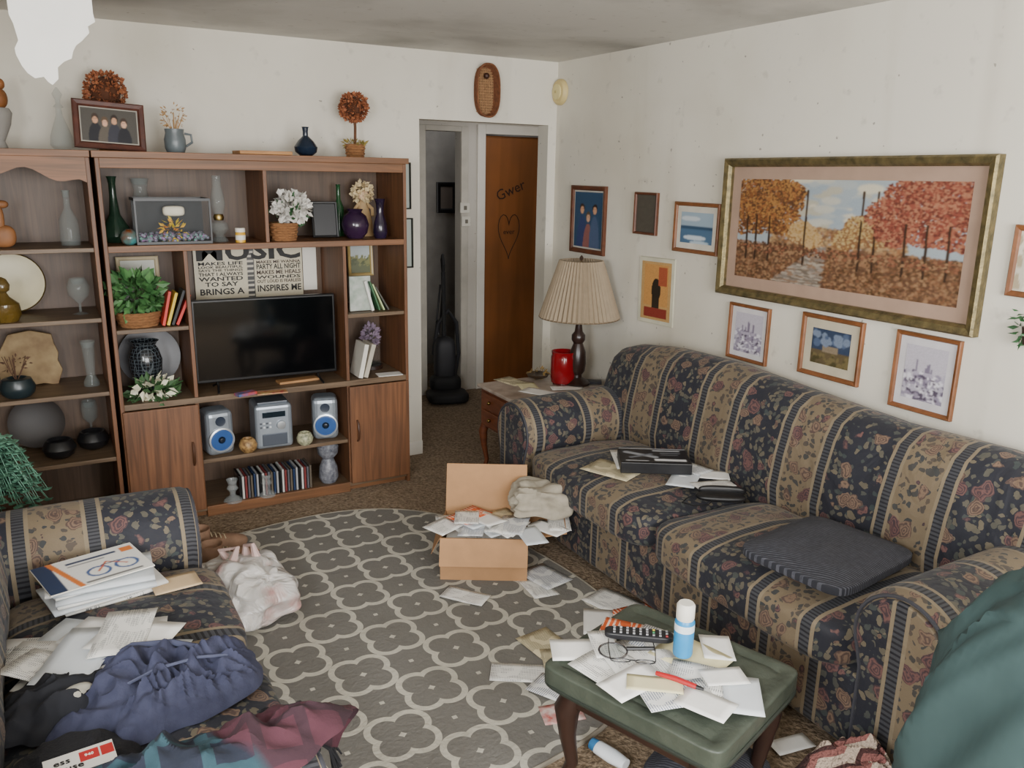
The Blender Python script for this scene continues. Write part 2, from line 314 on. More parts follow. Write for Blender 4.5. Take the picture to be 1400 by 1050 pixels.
# ---------------- room ----------------
XW,YF,HC=-4.1,-6.3,2.44
WALL=wallmat('d8d3c6','b9b09c',.6,.2,.16); CEIL=wallmat('cdcac3','5f5b56',.9,.3,.1)
def ST(name,bm,m,bevel=0): return setp(O(name,bm,m,None,False,bevel),kind='structure')
DX0,DX1,DZ=-.95,-.06,2.06
bm=bmesh.new(); bb(bm,XW-.1,DX0,0,.12,0,HC); bb(bm,DX0,DX1,0,.12,DZ,HC); bb(bm,DX1,.1,0,.12,0,HC); ST('wall_back',bm,WALL)
bm=bmesh.new(); bb(bm,0,.1,YF,0,0,HC); ST('wall_right',bm,WALL)
bm=bmesh.new(); bb(bm,XW-.1,XW,YF,0,0,HC); ST('wall_left',bm,WALL)
bm=bmesh.new(); bb(bm,XW-.1,-3.3,YF-.1,YF,0,HC); bb(bm,-.7,.1,YF-.1,YF,0,HC); bb(bm,-3.3,-.7,YF-.1,YF,0,.75); bb(bm,-3.3,-.7,YF-.1,YF,2.2,HC); ST('wall_front',bm,WALL)
def carpet():
    m,nt,b=new('brown_carpet'); co=coords(nt); n=nz(nt,co,70,4); n2=nz(nt,co,3,4); c=mx(nt,ramp(nt,n.outputs[0],.3,.7),srgb('64523d'),srgb('a8937a')); c=mx(nt,ma(nt,'MULTIPLY',n2.outputs[0],.35),c,srgb('4d4033'))
    nt.links.new(c,b.inputs['Base Color']); b.inputs['Roughness'].default_value=1; bumpit(nt,b,n.outputs[0],.8,.02); return m
bm=bmesh.new(); bb(bm,XW-.1,1.6,YF-.1,3.2,-.08,0); ST('floor',bm,carpet())
bm=bmesh.new(); bb(bm,XW-.1,1.6,YF-.1,3.2,HC,HC+.08); ST('ceiling',bm,CEIL)
HY=1.3
bm=bmesh.new(); bb(bm,-1.3,-.34,HY,HY+.1,0,HC); bb(bm,-.34,-.04,HY,HY+.1,2.06,HC); bb(bm,-.04,.17,HY,HY+.1,0,HC); bb(bm,.17,1.0,HY,HY+.1,2.07,HC); bb(bm,1.0,1.5,HY,HY+.1,0,HC); bb(bm,-1.3,-1.2,.12,HY,0,HC); bb(bm,1.4,1.5,.12,HY,0,HC); bb(bm,.1,1.4,.1,.12,0,HC)
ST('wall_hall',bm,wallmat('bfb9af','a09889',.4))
FR=2.3
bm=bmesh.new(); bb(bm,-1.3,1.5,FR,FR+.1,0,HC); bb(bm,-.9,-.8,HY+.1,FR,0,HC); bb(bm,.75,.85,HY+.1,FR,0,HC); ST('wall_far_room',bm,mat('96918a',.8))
bm=bmesh.new()
for x0,x1 in ((.10,.17),(.93,1.0)): bb(bm,x0,x1,HY-.02,HY,0,2.12)
bb(bm,.17,.93,HY-.02,HY,2.05,2.12); ST('trim_1',bm,WHITE,.004)
bm=bmesh.new(); bb(bm,-.40,-.34,HY-.015,HY,0,2.10); bb(bm,-.04,.02,HY-.015,HY,0,2.10); bb(bm,-.34,-.04,HY-.015,HY,2.06,2.10); ST('trim_2',bm,mat('b8b2a6',.6),.004)
bm=bmesh.new(); bb(bm,-1.19,DX0,-.014,0,0,.09); ST('baseboard_back',bm,WHITE,.004)
bm=bmesh.new(); bb(bm,-.014,0,YF,0,0,.09); ST('baseboard_right',bm,WHITE,.004)
bm=bmesh.new(); bb(bm,XW,XW+.014,YF,0,0,.09); ST('baseboard_left',bm,WHITE,.004)
bm=bmesh.new()
for x0,x1,z0,z1 in ((-3.3,-3.24,.75,2.2),(-.76,-.7,.75,2.2),(-3.24,-.76,.75,.81),(-3.24,-.76,2.14,2.2),(-2.03,-1.97,.81,2.14)): bb(bm,x0,x1,YF-.08,YF-.02,z0,z1)
ST('window_1',bm,WHITE)
dr=T('door_1',None,None,(.17,HY+.02,0)); dr['kind']='structure'
B('door_slab',wood('8a5328','7a491f',(8,8,.6)),dr,.005,.755,0,.035,.01,2.04,.003)
hp=[]
for k in range(33):
    t=2*pi*k/33; hp.append((.24+.0062*16*sin(t)**3,-.002,1.28+.0125*(13*cos(t)-5*cos(2*t)-2*cos(3*t)-cos(4*t))))
INK=mat('2c180c',.7); TB('heart_drawing',INK,dr,hp,.0032,5,True)
TX('Gwer',.12,INK,dr,(.25,-.003,1.62),(pi/2,rad(-22),0),name='scribbled_name',bold=.0); TX('ever',.06,INK,dr,(.24,-.003,1.29),(pi/2,0,0),name='scribbled_word',bold=.0)
BL('door_knob',mat('a88b4a',.3,.1,4,0,1),dr,(.70,-.04,.95),.028)
# ---------------- couches ----------------
def couch(name,label,X,y0,y1,zf,hA=.50,armw=.165,dF=.92,seams=2):
    root=T(name,label,'sofa'); yi0,yi1=y0+.33,y1-.33
    def bxd(nm,m,d0,d1,a,b_,z0,z1,bv): xs=sorted((X(d0),X(d1))); return B(nm,m,root,xs[0],xs[1],a,b_,z0,z1,bv)
    bxd('seat_base',FY,.06,dF-.02,yi0-.03,yi1+.03,.05,.31,.025)
    n=seams; w=(yi1-yi0)/n
    for i in range(n):
        c=yi0+w*(i+.5)
        def puff(wv,p):
            if p.z>0: wv.z+=.028*(1-p.x**2)*(1-p.y**2)+.007*noise.noise(V((wv.x*7,wv.y*7,i*5)))
            return wv
        RB('seat_cushion',FY,root,(X((.33+dF+.05)/2),c,.375),((dF+.05-.33)/2,w/2-.003,.085),6,18,puff)
    bm=bmesh.new(); rs=[]; NY=60; ya,yb=y0+.06,y1-.06
    for i in range(NY+1):
        y=ya+(yb-ya)*i/NY; H=zf(y); e=min(i,NY-i); k=[.55,.85,1][min(e,2)]
        pr=[(.30,.2),(.35,.42),(.365,.52),(.345,.66),(.31,H-.11),(.275,H-.045),(.21,H-.005),(.15,H),(.08,H-.015),(.03,H-.06),(.012,H-.16),(.012,.1)]
        cxx=.17; wob=.012*noise.noise(V((y*5,3,1)))
        rs.append([bm.verts.new((X(cxx+(d+(wob if d>.2 else 0)-cxx)*k),y,z if k==1 or z<.5 else z-(1-k)*.03)) for d,z in pr])
    for a,b_ in zip(rs,rs[1:]):
        for k in range(len(a)): bm.faces.new((a[k],a[(k+1)%len(a)],b_[(k+1)%len(a)],b_[k]))
    bm.faces.new(rs[0]); bm.faces.new(rs[-1]); O('backrest',bm,FY,root)
    for yc in (y0+armw,y1-armw):
        sec=[(-.13,.05),(-.13,.36)]+[(armw*cos(a),hA+armw*sin(a)) for a in [rad(205-10*q) for q in range(24)]]+[(.13,.36),(.13,.05)]
        bm=bmesh.new(); rs=[]
        for d,k in ((.02,.9),(.05,1),(.2,1),(.4,1),(.6,1),(dF-.06,1),(dF-.02,.985),(dF,.93)):
            rs.append([bm.verts.new((X(d),yc+a*k,hA+(z-hA)*k-.02*max(0,d-.5))) for a,z in sec])
        for a,b_ in zip(rs,rs[1:]):
            for k in range(len(a)): bm.faces.new((a[k],a[(k+1)%len(a)],b_[(k+1)%len(a)],b_[k]))
        bm.faces.new(rs[0]); bm.faces.new(rs[-1]); arm=O('arm',bm,FX,root)
        bm=bmesh.new(); prism(bm,[(X(dF-.004),yc+a*.84,hA+(z-hA)*.84-.008) for a,z in sec],(X(1)-X(.982),0,0)); O('arm_front',bm,FY,arm,False,.006)
        bm=bmesh.new(); tube(bm,[(X(dF+.004),yc+a*.9,hA+(z-hA)*.9-.008) for a,z in sec],.006,6,True); O('piping',bm,mat('3a3a40',.8),arm)
    for yc in (y0+.1,y1-.1):
        for d in (.1,dF-.1): bxd('foot',DKW,d-.03,d+.03,yc-.03,yc+.03,0,.06,.004)
    rebase(root,(X(.5),(y0+y1)/2,0)); return root
def interp(tb):
    ys=[a for a,_ in tb]; zs=[b for _,b in tb]; return lambda y: float(np.interp(y,ys,zs))
couch('sofa','long camel-back sofa in navy and beige floral stripes under the big landscape picture',lambda d:-.05-d,-3.58,-1.04,
   interp([(-3.6,.83),(-3.45,.88),(-3.2,.90),(-2.8,.885),(-2.3,.91),(-1.9,.935),(-1.5,.925),(-1.25,.89),(-1.12,.85),(-1.0,.78)]))
ls=couch('loveseat','floral striped loveseat at left heaped with mail and clothes',lambda d:-3.52+d,-3.43,-1.56,
   interp([(-3.5,.8),(-3.2,.88),(-2.5,.92),(-1.8,.88),(-1.5,.78)])); ls.location.z=.0135
# ---------------- rug ----------------
bm=bmesh.new(); pts=[]; rr=rad(8)
for k in range(96):
    a=2*pi*k/96; e=2/2.5; x=.9*abs(cos(a))**e*(1 if cos(a)>0 else -1); y=1.08*abs(sin(a))**e*(1 if sin(a)>0 else -1)
    pts.append((x*cos(rr)-y*sin(rr)-1.93,x*sin(rr)+y*cos(rr)-1.77,.001))
prism(bm,pts,(0,0,.011)); rug=setp(O('rug',bm,rugmat(),None,False),'grey area rug with cream quatrefoil trellis pattern','rug')
TB('binding',mat('8a8274',.9),rug,[(p[0]-rug.location.x,p[1]-rug.location.y,.006) for p in pts],.008,6,True)
# ---------------- entertainment unit ----------------
YU=-.42; x0,x1=-2.705,-1.21; xl,xr,xm=-2.363,-1.573,-1.965; ZT=1.83; Z1=1.405; Z2=1.01; ZC=.645; ZL=.305; ZB=.05; th=.018
u=T('entertainment_center','brown wood-grain entertainment center holding the television','cabinet')
def pan(nm,m,a,b,c,d,e,f): return B(nm,m,u,a,b,c,d,e,f,.002)
for x in (x0,x1-th): pan('side_panel',OAKV,x,x+th,YU,-.01,0,ZT-.03)
pan('top_panel',OAKH,x0-.012,x1+.012,YU-.012,-.005,ZT-.03,ZT)
pan('back_panel',OAKB,x0+th,x1-th,-.02,-.01,.03,ZT-.03)
pan('divider',OAKV,xm,xm+th,YU+.01,-.02,Z1,ZT-.03)
pan('shelf',OAKH,x0+th,x1-th,YU,-.02,Z1-.03,Z1)
for x in (xl,xr): pan('divider',OAKV,x,x+th,YU+.005,-.02,ZC,Z1-.03); pan('divider',OAKV,x,x+th,YU+.005,-.02,ZB,ZC-.03)
pan('shelf',DUST,x0+th,xl,YU+.01,-.02,Z2-.02,Z2); pan('shelf',DUST,xr+th,x1-th,YU+.01,-.02,Z2-.02,Z2)
pan('counter',DUST,x0+th,x1-th,YU,-.02,ZC-.03,ZC)
pan('shelf',DUST,xl+th,xr,YU+.02,-.02,ZL-.02,ZL)
pan('bottom_panel',DUST,x0+th,x1-th,YU+.005,-.02,.03,ZB); pan('plinth',OAKH,x0+th,x1-th,YU+.03,YU+.045,0,.03)
pan('valance',OAKH,x0+th,x1-th,YU,YU+.018,ZT-.075,ZT-.03)
pan('trim_strip',OAKH,xl+th,xr,YU,YU+.02,.0,.055)
for a,b,hx in ((x0+.006,xl+.012,xl-.03),(xr+.006,x1-.006,xr+.045)):
    d=B('door',OAKV,u,a,b,YU-.018,YU,.05,ZC-.033,.004)
    TB('handle',mat('4a2e1e',.4),d,[(hx,YU-.018,.30),(hx,YU-.04,.32),(hx,YU-.045,.36),(hx,YU-.04,.40),(hx,YU-.018,.42)],.006)
rebase(u,((x0+x1)/2,-.2,0))
b0,b1=-3.47,-2.725; LS=[1.40,1.075,.72,.39]
u2=T('bookcase','open shelf bookcase with scalloped top left of the television unit','bookcase')
for x in (b0,b1-th): B('side_panel',OAKV,u2,x,x+th,YU,-.01,0,ZT-.03,.002)
B('top_panel',OAKH,u2,b0-.008,b1+.002,YU-.01,-.005,ZT-.03,ZT,.002); B('back_panel',OAKB,u2,b0+th,b1-th,-.02,-.01,.03,ZT-.03)
for z in LS+[.06]: B('shelf',DUST,u2,b0+th,b1-th,YU+.01,-.02,z-.02,z,.002)
pts=[(b0+th,YU,ZT-.03),(b1-th,YU,ZT-.03)]+[(b1-th-(b1-b0-2*th)*t,YU,ZT-.16+.07*sin(pi*t)**.6+ (.02*cos(6*pi*t))) for t in [k/24 for k in range(25)]]
PR('scalloped_valance',OAKH,u2,pts,(0,.018,0)); rebase(u2,((b0+b1)/2,-.2,0))
# ---- small things on shelves ----
def LZ(name,label,cat,m,prof,x,y,z,group=None,hol=True,seg=24,sq=1):
    o=L(name,m,None,hollow(prof) if hol else prof,(x,y,z+.001),seg,None,sq); return setp(o,label,cat,group)
def sx(px,py,y=-.25): return OY(px,py,y).x
GRN=mat('2f5a33',.5,.4,20); DKG=mat('1d3326',.15,.2,4,0,0,.9)
WICK=mat('a9764a',.7,.3,60,.8,0,1,None,(1,1,4)); 
def basket(root,r,h,c=(0,0,0)):
    bm=bmesh.new(); 
    n=max(4,int(h/.012))
    for i in range(n): 
        R=r*(.82+.18*i/n); z=c[2]+.006+i*h/n
        tube(bm,[(c[0]+(R+.003*(-1)**(k+i))*cos(2*pi*k/20),c[1]+(R+.003*(-1)**(k+i))*sin(2*pi*k/20),z) for k in range(20)],h/n*.6,5,True)
    lathe(bm,[(0,.001),(r*.8,.001),(r*.92,h*.8),(0,h*.85)],c,20); return O('basket',bm,WICK,root)
def topiary(x,y,z,hz,r,label):
    t=T('topiary',label,'topiary',(x,y,z+.001)); hb=hz-z
    basket(t,.05,.07); TB('stem',mat('5a3a22',.8,.3,30),t,[(0,0,.05),(.004,0,hb*.6),(0,0,hb-.02)],.008)
    bm=bmesh.new(); ball(bm,(0,0,hb),r*.8); O('moss_ball',bm,mat('4f2c18',.9),t); LV('dried_flowers',mat('b8744a',.8,.3,90,0,0,1,'5a2418'),t,(0,0,hb),r,520,.022,3,wd=.9,lo=.8)
    LV('moss',mat('8a7a3c',.9,.3),t,(0,0,.07),.05,60,.03,4,s=(1,1,.3))
topiary(-2.61,-.13,ZT,2.10,.088,'larger dried flower topiary ball behind the leaning family photo'); topiary(-1.40,-.16,ZT,2.09,.07,'small dried flower topiary on stem at right end of the unit top')
def people(w,h,bg,n,cols,ys=(.34,.42)):
    c=Cv(w,h,bg); rx=.5/n*.66; k=w/h
    for i in range(n):
        x=.16+.68*(i+.5)/n; y=ys[i%2]; c.disc(x,y+.62,rx*1.6,cols[i%len(cols)],.5)
        c.disc(x,y-.02*k,rx*.78,['3a2a20','5a4634','2a1e18'][i%3],rx*k*1.05); c.disc(x,y+.03*k,rx*.58,['c89878','d0a488'][i%2],rx*k*.85)
        c.disc(x-rx*.2,y,rx*.08,'3a2a20').disc(x+rx*.2,y,rx*.08,'3a2a20')
    return c.blur(1).grain(.15)
t=T('photo_frame','brown framed family photo leaning on top of the entertainment unit','picture frame',(sx(153,215,-.28),-.30,ZT+.11),rot=(rad(-12),rad(3),rad(4))); framed(t,.30,.215,.028,wood('5a2f22','3f1f16',(10,10,10)),people(90,60,'4a4640',4,['1c1c22','5a5248','30303a'],(.3,.38)),.006,mat('9a9488',.5),.02)
B('easel_leg',BLACK,t,-.02,.02,.002,.006,-.09,.02)
t=T('pitcher','small grey pitcher holding dried stems on the unit top','pitcher',(sx(241,215),-.25,ZT+.001)); L('body',mat('5f676a',.35,.3),t,hollow([(.04,0),(.048,.02),(.05,.06),(.042,.09),(.045,.11)])); TB('handle',mat('5f676a',.35,.3),t,[(.045,0,.09),(.075,0,.085),(.078,0,.05),(.048,0,.03)],.006)
bm=bmesh.new(); rn=random.Random(4)
for k in range(14): a=rn.uniform(0,6.28); tube(bm,[(0,0,.08),(.03*cos(a),.03*sin(a),.13),(.05*cos(a),.05*sin(a),rn.uniform(.15,.19))],.0015,4)
leaves(bm,(0,0,.165),.055,90,.018,8); O('dried_stems',bm,mat('b08a5a',.8),t)
LZ('vase','dark blue squat vase with narrow neck on the unit top','vase',mat('1a2636',.2,.3),[(.03,0),(.055,.02),(.06,.045),(.04,.075),(.014,.10),(.013,.135),(.02,.145)],sx(419,220),-.25,ZT)
setp(B('wooden_board',mat('a87848',.6,.2),None,sx(325,217,-.36),sx(396,217,-.36),-.42,-.24,ZT+.001,ZT+.018,.003),'thin tan wooden board lying flat on the unit top','board')
LZ('decanter','clear glass decanter with tall stopper on the bookcase top','decanter',GLASS,[(.035,0),(.05,.02),(.045,.06),(.014,.15),(.012,.18),(.022,.185),(.01,.20),(.012,.22),(.022,.24),(.003,.27)],sx(87,212),-.25,ZT,hol=False)
t=T('figurine_urn','brown bird figure on grey urn at left end of bookcase top','figurine',(-3.07,-.25,ZT+.001)); L('urn',mat('8a8680',.6),t,hollow([(.04,0),(.03,.03),(.06,.10),(.07,.15),(.06,.17)])); RB('bird',mat('7a4a22',.6,.4,20),t,(.0,0,.21),(.06,.045,.05),2.4,6); RB('head',mat('7a4a22',.6,.4,20),t,(.03,0,.27),(.025,.025,.025),2.2,5)
LZ('bottle_vase','tall dark green bottle vase with bulb base behind the aquarium','vase',DKG,[(.045,0),(.065,.03),(.06,.07),(.025,.13),(.016,.22),(.016,.29),(.024,.31)],sx(160,325,-.2),-.2,Z1)
LZ('globe_jar','small amber and teal glass globe beside green bottle vase','jar',mat('6a3a1c',.1,.4,20,0,0,1,'3f8a8c'),[(.02,0),(.035,.012),(.04,.035),(.03,.06),(.015,.072)],sx(177,327,-.36),-.36,Z1)
LZ('goblet','clear footed glass vase standing behind the aquarium','vase',GLASS,[(.04,0),(.01,.02),(.01,.12),(.045,.19),(.03,.24),(.045,.30)],sx(197,320,-.08),-.08,Z1)
a0,a1=sx(187,325,-.36),sx(288,325,-.36)
t=T('aquarium','small black rimmed glass aquarium with coloured gravel and orange plant','aquarium')
bm=bmesh.new(); 
for q in ((a0,a1,-.39,-.387),(a0,a0+.003,-.387,-.2),(a1-.003,a1,-.387,-.2)): bb(bm,q[0],q[1],q[2],q[3],Z1+.005,Z1+.205)
O('glass_walls',bm,mat('2c3332',.2,.02,4,0,0,.05),t,False)
for nm,z in (('base_rim',Z1+.001),('top_rim',Z1+.203)): 
    o=ring(nm,BLACK,t,a1-a0+.006,.206,[(0,0),(0,.012),(.009,.012),(.009,0)]); o.rotation_euler=(pi/2,0,0); o.location=((a0+a1)/2,-.29,z+.0)
for q in (a0,a1): B('corner_post',BLACK,t,q-.004,q+.004,-.394,-.386,Z1+.013,Z1+.203)
bm=bmesh.new(); rn=random.Random(2)
for k in range(300): ball(bm,(rn.uniform(a0+.012,a1-.012),rn.uniform(-.378,-.21),Z1+.014+rn.uniform(0,.03)),.009,sub=1)
O('gravel',bm,mat('3f9a7a',.6,.3,60,0,0,1,'b070b0'),t); 
LV('orange_plant',mat('e8942a',.6,.3,20,0,0,1,'d0d040'),t,((a0+a1)/2,-.33,Z1+.06),.05,70,.035,6); RB('white_shade_ornament',mat('f0e8d0',.6),t,((a0+a1)/2+.02,-.25,Z1+.15),(.05,.03,.025),4,5)
B('dark_backing',mat('1c1f20',.6),t,a0+.004,a1-.004,-.199,-.195,Z1+.01,Z1+.20)
rebase(t,((a0+a1)/2,-.29,Z1))
t=T('oil_lamp','clear glass oil lamp with tall chimney right of the aquarium','oil lamp',(sx(301,327,-.3),-.3,Z1+.001)); L('font',GLASS,t,[(0,0),(.042,0),(.035,.015),(.02,.03),(.045,.06),(.04,.09),(.02,.105),(0,.105)]); L('burner',mat('9a8450',.35,.1,4,0,1),t,[(0,.105),(.022,.105),(.026,.12),(.02,.135),(0,.135)]); L('chimney',GLASS,t,[(.022,.135),(.036,.18),(.034,.21),(.022,.27),(.021,.32)])
t=T('jar','small yellow jar with white label and lid on top shelf','jar',(sx(329,328,-.37),-.37,Z1+.001)); L('body',mat('d8a838',.4),t,[(0,0),(.024,0),(.024,.045),(.02,.05),(0,.05)]); L('label_band',WHITE,t,[(.0245,.012),(.0245,.035)]); L('lid',WHITE,t,[(0,.05),(.024,.05),(.024,.07),(0,.07)])
t=T('flower_basket','wicker basket of white silk flowers on the top shelf','flower arrangement',(sx(388,322,-.32),-.32,Z1+.001)); basket(t,.07,.09); LV('foliage',GRN,t,(.02,0,.13),.08,60,.05,3,s=(1,.7,1)); LV('white_flowers',mat('dcd8d0',.7,.1),t,(.045,-.01,.17),.085,230,.04,9,s=(1,.6,.9),wd=.9,lo=.4)
t=T('photo_frame','black photo frame with its back turned beside the silk flowers','picture frame',(sx(446,320,-.26),-.24,Z1+.098),rot=(rad(-10),0,rad(-4))); framed(t,.14,.19,.012,BLACK,Cv(8,8,'1c1c20'),0,None,.012)
LZ('bottle','slender green glass bottle behind the purple vase','bottle',mat('1f4a2a',.1,.2,4,0,0,.85),[(.028,0),(.03,.02),(.03,.15),(.012,.20),(.011,.27),(.014,.28)],sx(464,315,-.13),-.13,Z1)
LZ('vase','round dark purple vase at right of the top shelf','vase',mat('2e1c34',.15,.3),[(.04,0),(.065,.03),(.075,.075),(.06,.12),(.035,.14),(.045,.155)],sx(486,322,-.3),-.3,Z1)
LZ('vase','tall slim dark violet vase at the right end of top shelf','vase',mat('22182e',.12,.3),[(.03,0),(.04,.03),(.035,.08),(.02,.13),(.022,.18),(.03,.21)],sx(520,320,-.33),-.33,Z1)
t=T('doll','cream curly haired doll figurine standing behind purple vase','doll',(sx(497,315,-.15),-.15,Z1+.001)); L('dress',mat('b89a70',.8,.2),t,[(0,0),(.055,0),(.05,.08),(.03,.16),(.015,.20),(0,.2)]); BL('head',mat('d8b898',.6),t,(0,0,.225),.032); LV('curly_hair',mat('d8c49a',.8,.2),t,(0,.005,.24),.05,180,.03,5,wd=.9,lo=.6)
for s in (-1,1): TB('arm',mat('b89a70',.8,.2),t,[(.02*s,0,.18),(.05*s,-.01,.15),(.045*s,-.03,.11)],.01)
px0,px1=sx(266,375,-.05),sx(414,375,-.05); pt=T('music_poster','printed music quotation poster behind the television','poster',((px0+px1)/2,-.045,1.22)); pw=px1-px0
cv=Cv(120,60,'bfb59c').rect(.47,0,.535,1,'23201e').grain(.08); 
for k in range(12): cv.rect(.475,.04+k*.08,.53,.07+k*.08,'b8b0a0')
pic('sheet',pt,cv,pw,.32,0,loc=(0,0,-.01)); B('board',WHITE,pt,-pw/2,pw/2,.001,.006,-.17,.15)
K=mat('171515',.6); LT=mat('e8e2d4',.6); BRN=mat('3a2a26',.6)
TX('MUSIC',.135,K,pt,(-.0,-.001,.108),(pi/2,0,0),pw*.96,bold=.03)
for s,z,sz,m_ in (('MAKES LIFE',.047,.024,K),('LOOK BEAUTIFUL',.028,.018,K),('SAYS THE THINGS',.011,.017,K),('THAT I ALWAYS',-.010,.024,K),('WANTED',-.035,.030,K),('TO SAY',-.064,.032,K),('BRINGS A',-.104,.045,K)): TX(s,sz,m_,pt,(-pw*.265,-.001,z),(pi/2,0,0),pw*.40 if s not in('TO SAY',) else pw*.3,bold=.025)
for s,z,sz,m_ in (('MAKES ME WANNA',.047,.022,BRN),('PARTY ALL NIGHT',.021,.038,K),('MAKES ME HEALS',-.010,.030,BRN),('WOUNDS',-.036,.024,K),('OUT LOUD IS FEARLESS',-.059,.024,BRN),('INSPIRES ME',-.098,.048,K)): TX(s,sz,m_,pt,(pw*.27,-.001,z),(pi/2,0,0),pw*.42,bold=.025)
setp(B('card_sheet',WHITE,None,px1+.008,px1+.085,-.03,-.026,1.1,1.36),'blank pale card panel right of the music poster','card')
t=T('television','black flat-screen television on the entertainment unit counter','television',(-1.972,-.335,ZC+.001),rad(-2)); 
B('bezel',mat('101012',.3),t,-.365,.365,-.012,.02,.045,.475,.006); B('screen',mat('060709',.08,.1,4),t,-.352,.352,-.0135,-.012,.062,.463); B('rear_housing',mat('101012',.5),t,-.22,.22,.02,.06,.08,.36,.02)
for s in (-1,1): TB('stand_foot',mat('101012',.4),t,[(.27*s,-.08,.006),(.26*s,-.01,.03),(.26*s,.0,.05),(.26*s,.03,.03),(.27*s,.09,.006)],.006)
def card(name,label,cat,px,py,z,w,l,rz,m,group=None,th_=.003):
    p=OZ(px,py,z); bm=bmesh.new(); bb(bm,-w/2,w/2,-l/2,l/2,0,th_); o=O(name,bm,m,None,False); o.location=(p.x,p.y,z+.001); o.rotation_euler=(0,0,rz); return setp(o,label,cat,group)
card('card_pack','small blue and red card pack on the counter before the television','card',336,540,ZC,.10,.05,.3,mat('2a6a9a',.5,.1,30,0,0,1,'b84030'),th_=.014)
card('leaflet','colourful open leaflet lying before the television','leaflet',372,537,ZC,.15,.055,-.1,mat('c8b070',.5,.2,30,0,0,1,'a8403a'),th_=.005)
card('wooden_tray','light wooden board lying under the right television foot','tray',407,521,ZC,.22,.07,.08,mat('a87c50',.5),th_=.012)
t=T('potted_plant','leafy green plant in round wicker basket on left column shelf','plant',(sx(190,445,-.28),-.29,Z2+.001)); basket(t,.105,.07); LV('foliage',mat('2f5a30',.5,.3,20,0,0,1,'5c8a50'),t,(0,-.01,.15),.115,260,.065,12,s=(1,.75,.85),wd=.6,lo=.4)
t=T('photo_frame','framed pale picture standing behind the basket plant','picture frame',(sx(190,385,-.06),-.06,Z2+.16),rot=(rad(-5),0,0)); framed(t,.2,.3,.02,mat('b8a888',.6),Cv(20,30,'a8a898').spk(0,.3,1,1,60,.08,['7a8070','c0b8a0','586050']),0)
for i,(h,hh,an) in enumerate((('c8382e',.17,.30),('d8b83a',.165,.38),('1c1c1e',.18,.46),('c03028',.16,.54))):
    t=setp(B('book',mat(h,.5),None,-.007,.007,-.055,.055,0,hh,.002),'%s book in the slanted row beside the basket plant'%['bright red front','yellow','black','last slim red'][i],'book','slanted books beside the plant'); t.location=(sx(222,443,-.33)+.021*i,-.33,Z2+.004); t.rotation_euler=(0,an*.8,0)
t=T('decorative_plate','grey round plate propped behind the mosaic vase','plate',(sx(205,495,-.07),-.07,ZC+.16),rot=(rad(78),0,0)); L('dish',mat('5f5f62',.4,.1),t,[(0,0),(.08,0),(.13,.012),(.15,.02),(.15,.024),(.08,.006),(0,.006)],seg=36)
def mosaic():
    m,nt,b=new('mosaic'); co=coords(nt); v=nd(nt,'TexVoronoi',distance='CHEBYCHEV'); v.inputs['Scale'].default_value=60; v.inputs['Randomness'].default_value=.1; nt.links.new(co,v.inputs['Vector']); nt.links.new(mx(nt,ma(nt,'GREATER_THAN',v.outputs[0],.44),srgb('15191e'),srgb('50565a')),b.inputs['Base Color']); b.inputs['Roughness'].default_value=.15; return m
LZ('mosaic_vase','dark mosaic tiled vase with flared mouth on left counter','vase',mosaic(),[(.045,0),(.05,.02),(.075,.09),(.08,.15),(.065,.20),(.05,.225),(.07,.245)],sx(203,535,-.24),-.24,ZC+.03)
LZ('vase_stand','low dark round stand under the mosaic vase','stand',DKW,[(.06,0),(.065,.01),(.055,.029)],sx(203,535,-.24),-.24,ZC-.0005,hol=False)
t=T('silk_flower_arrangement','low white silk poinsettia arrangement before the mosaic vase','flower arrangement',(sx(208,548,-.35),-.355,ZC+.001)); LV('leaves',mat('3a5a34',.6,.3),t,(0,0,.035),.10,70,.07,5,s=(1.1,.5,.45),wd=.5,lo=.4); LV('white_petals',mat('e6e2c8',.6,.1),t,(0,-.015,.06),.085,50,.06,6,s=(1.1,.5,.6),wd=.6,lo=.4)
t=T('photo_frame','small framed landscape standing at back of right column','picture frame',(sx(492,358,-.06),-.06,Z2+.26),rot=(rad(-4),0,0)); framed(t,.15,.2,.018,mat('a8905a',.4),Cv(20,26,'b0b8b8').rect(0,.5,1,1,'5a6040').spk(0,.4,1,.7,40,.07,['48502e','7a7a4a']),0)
for i,(h,hh,w_,px,an,lb) in enumerate((('d8d8d4',.18,.11,490,0,'white booklet with grey cover facing out on right column'),('e0e0da',.17,.02,505,.25,'white spined magazine leaning on right column shelf'),('3f6a48',.17,.012,514,.33,'green spined magazine leaning on right column shelf'),('b8c890',.16,.012,520,.42,'pale green magazine leaning on right column shelf'),('4a4a44',.15,.012,526,.52,'dark grey magazine last in the leaning row'))):
    if an==0: o=B('booklet',mat('c4c6c0',.5,.1,20,0,0,1,'8a9a8a'),None,-.06,.06,-.008,.008,0,.19,.001)
    else: o=B('magazine',mat(h,.5),None,-w_/2*.7,w_/2*.7,-.09,.08,0,hh,.001)
    setp(o,lb,'magazine',None if an==0 else 'magazines on the right column'); o.location=(sx(px,425,-.3),-.33 if an==0 else -.28,Z2+.004); o.rotation_euler=(0,-an,0)
t=T('dome_display','clear glass dome over pale purple flower on right column','glass dome',(sx(508,508,-.18),-.18,ZC+.001)); L('base',DKW,t,[(0,0),(.065,0),(.065,.02),(0,.02)]); L('dome',CLEAR,t,[(.058,.02),(.058,.2),(.045,.25),(.02,.275),(0,.28)]); TB('stem',GRN,t,[(0,0,.02),(.005,0,.14)],.004); LV('flower',mat('8f7a8f',.7,.2),t,(0,0,.19),.045,90,.035,5,wd=.8,s=(.8,.8,1.3))
